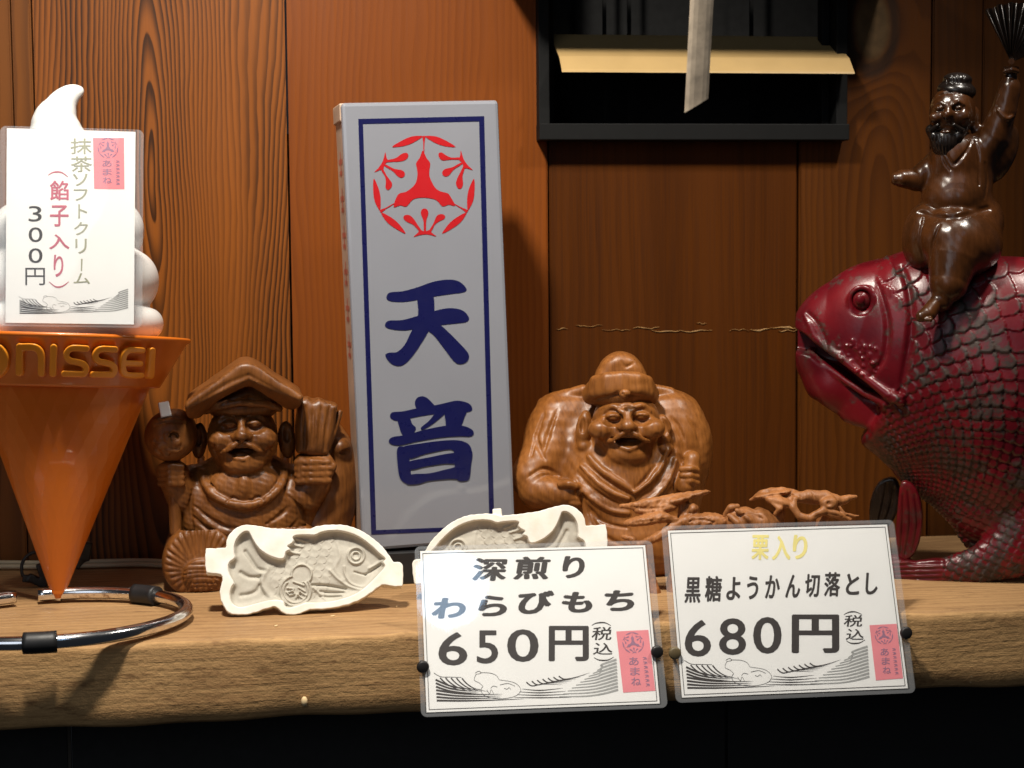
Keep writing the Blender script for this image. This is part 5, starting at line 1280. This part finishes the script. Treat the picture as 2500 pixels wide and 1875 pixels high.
# ------------------------------------------------------------------ dark polished figure riding the fish, fan held high
RF = Frame(2330, 1425, FF.p)
rid = RF.empty('fish_rider_figure', 'small dark polished wooden god riding the red fish and waving a fan', 'figurine')
rid.rotation_euler[0] = R(5)
v = Vol((2170, 2500), (200, 800), (-120, 215), 2.3)
v.ell(2328, 455, 20, 82, 110, 66, k=0).ell(2322, 500, 40, 80, 62, 62, k=24)       # robe and belly
v.ell(2318, 400, 45, 52, 52, 44, k=20)
v.ell(2330, 600, 70, 104, 82, 100, k=8, rot=(0, 12, 14)).ell(2252, 590, 40, 56, 84, 80, k=8, rot=8)   # thighs astride
v.ell(2372, 560, 20, 66, 70, 70, k=20)
v.tube([(2318, 640, 120, 62), (2308, 690, 142, 46), (2292, 730, 152, 26)], 12)      # shin of the near leg
v.tube([(2284, 728, 160, 17), (2262, 756, 182, 19), (2246, 762, 192, 14)], 6)         # foot
for i in range(4): v.ell(2240+i*9, 768, 196+i*2, 6, 6, 8, k=2)
v.ell(2312, 302, 40, 54, 62, 52, k=6)                                             # head
v.ell(2362, 316, 20, 16, 28, 14, k=5); v.ell(2366, 338, 24, 12, 14, 10, k=4)
for x, y in ((2282, 290), (2326, 290)):
    v.ell(x, y+2, 88, 15, 9, 9, k=4, sub=True); v.ell(x, y+1, 80, 10, 6, 9, k=3); v.paint([(x-13, y-6), (x, y-13), (x+13, y-6)], 2, 2, False, 4, 0, 4)
v.ell(2300, 306, 92, 12, 10, 12, k=5); v.tube([(2302, 284, 84, 5), (2300, 302, 94, 7)], 5)
v.ell(2274, 312, 78, 16, 13, 13, k=8).ell(2334, 312, 78, 18, 14, 14, k=8)
v.paint([(2282, 262), (2304, 256), (2330, 262)], 1.5, 1.5, True, 3, 0, 3); v.paint([(2284, 250), (2306, 244), (2330, 250)], 1.5, 1.5, True, 3, 0, 3)
v.ell(2298, 334, 94, 17, 8, 12, k=3, sub=True); v.ell(2297, 346, 84, 14, 6, 9, k=3)
v.paint([(2290, 398), (2298, 416), (2310, 432)], 2.5, 2.5, True, 4, 0, 4)
v.tube([(2380, 400, 20, 42), (2410, 360, 26, 36), (2432, 300, 30, 30), (2444, 250, 30, 26)], 14)    # raised sleeve
v.tube([(2444, 260, 30, 22), (2446, 215, 30, 15)], 6); v.ell(2446, 200, 34, 18, 20, 17, k=5)
for i in range(3): v.tube([(2432, 190+i*11, 50, 6), (2448, 187+i*11, 54, 7), (2460, 191+i*11, 44, 6)], 2)
v.ell(2425, 400, 0, 38, 74, 34, k=14, rot=22)
v.paint([(2418, 300), (2440, 320), (2466, 300)], 3, 3, False, 4, 0, 5)
v.tube([(2270, 430, 20, 34), (2232, 456, 40, 28), (2196, 452, 60, 21)], 10)          # other sleeve, stretched to the left
v.ell(2180, 452, 66, 12, 15, 13, k=4)
v.paint([(2236, 530), (2290, 540), (2340, 536), (2400, 524)], 5, 5, True, 8, 0, 9)
for P in ([(2286, 556), (2270, 600), (2264, 650)], [(2250, 540), (2240, 590), (2250, 640)], [(2390, 420), (2396, 460), (2390, 500)], [(2366, 370), (2376, 410), (2376, 470)], [(2282, 372), (2300, 400), (2318, 420), (2345, 392), (2358, 366)]): v.paint(P, 2, 2, True, 4, 0, 4)
v.ell(2296, 552, 110, 14, 8, 9, k=4)
v.noise(.4, .12, 17)
carve('body', v, RF, M['bronze'], rid)
v = Vol((2240, 2400), (310, 420), (0, 140), 2.1)                                    # beard and side hair
v.ell(2296, 368, 66, 36, 34, 30, k=0).ell(2296, 395, 60, 22, 20, 20, k=10).tube([(2262, 340, 66, 12), (2272, 356, 78, 14)], 6).tube([(2338, 338, 62, 12), (2326, 356, 74, 14)], 6)
v.tube([(2278, 330, 92, 5), (2262, 342, 84, 6)], 4).tube([(2316, 330, 92, 5), (2334, 342, 82, 6)], 4)
for i in range(7): v.paint([(2268+i*9, 352), (2272+i*8, 380), (2282+i*5, 408)], 1.2, 1.2, True, 2)
v.ell(2297, 338, 100, 15, 8, 14, k=3, sub=True)
carve('beard', v, RF, M['bronze_black'], rid)
v = Vol((2270, 2385), (195, 300), (-40, 110), 2.1)                                  # small cap with a knot
v.ell(2322, 252, 30, 46, 26, 44, k=0, rot=8).ell(2324, 226, 36, 34, 16, 28, k=8, rot=4)
for i in range(5): v.paint([(2298+i*13, 214), (2300+i*13, 236)], 1.5, 1.5, True, 2)
carve('cap', v, RF, M['bronze_black'], rid)
# folding fan: pleated sector with ribs
PV = np.array([2447, 192, 36.0]); V, Fs = [], []; nb = 40
for i in range(nb+1):
    a = R(118-98*i/nb); zz = 36+(5 if i % 2 else -5)
    for q, rr in enumerate((14, 60, 134+2.5*math.sin(i*1.3))): V.append((PV[0]+rr*math.cos(a), PV[1]-rr*math.sin(a), PV[2]+(zz-36)*(rr/122)))
for i in range(nb):
    for q in range(2): Fs.append((i*3+q, (i+1)*3+q, (i+1)*3+q+1, i*3+q+1))
W_ = RF.map(np.array(V)); n = len(W_); W2 = W_+np.array([0, .0016, 0]); FF_ = [tuple(f) for f in Fs]+[tuple(j+n for j in f[::-1]) for f in Fs]
for i in range(nb):
    FF_.append((i*3+2, (i+1)*3+2, (i+1)*3+2+n, i*3+2+n)); FF_.append((i*3+n, (i+1)*3+n, (i+1)*3, i*3))
FF_ += [(0, 1, 1+n, n), (1, 2, 2+n, 1+n), (nb*3+1, nb*3, nb*3+n, nb*3+1+n), (nb*3+2, nb*3+1, nb*3+1+n, nb*3+2+n)]
fan = link('fan', mesh_py('fan', np.vstack([W_, W2]), FF_), M['bronze_black'], rid)
for i in range(1, nb, 3):
    a = R(118-98*i/nb); Q = RF.map(np.array([(PV[0]+rr*math.cos(a), PV[1]-rr*math.sin(a), PV[2]+5*rr/122+2) for rr in (8, 60, 133)])); link('fan_rib', tube_mesh('fan_rib', Q, 1.1*RF.s, 6), M['bronze_black'], fan)
link('fan_rivet', tube_mesh('fan_rivet', RF.map(np.array([(2447, 190, 28), (2447, 190, 48)])), 7*RF.s, 10), M['bronze'], fan)
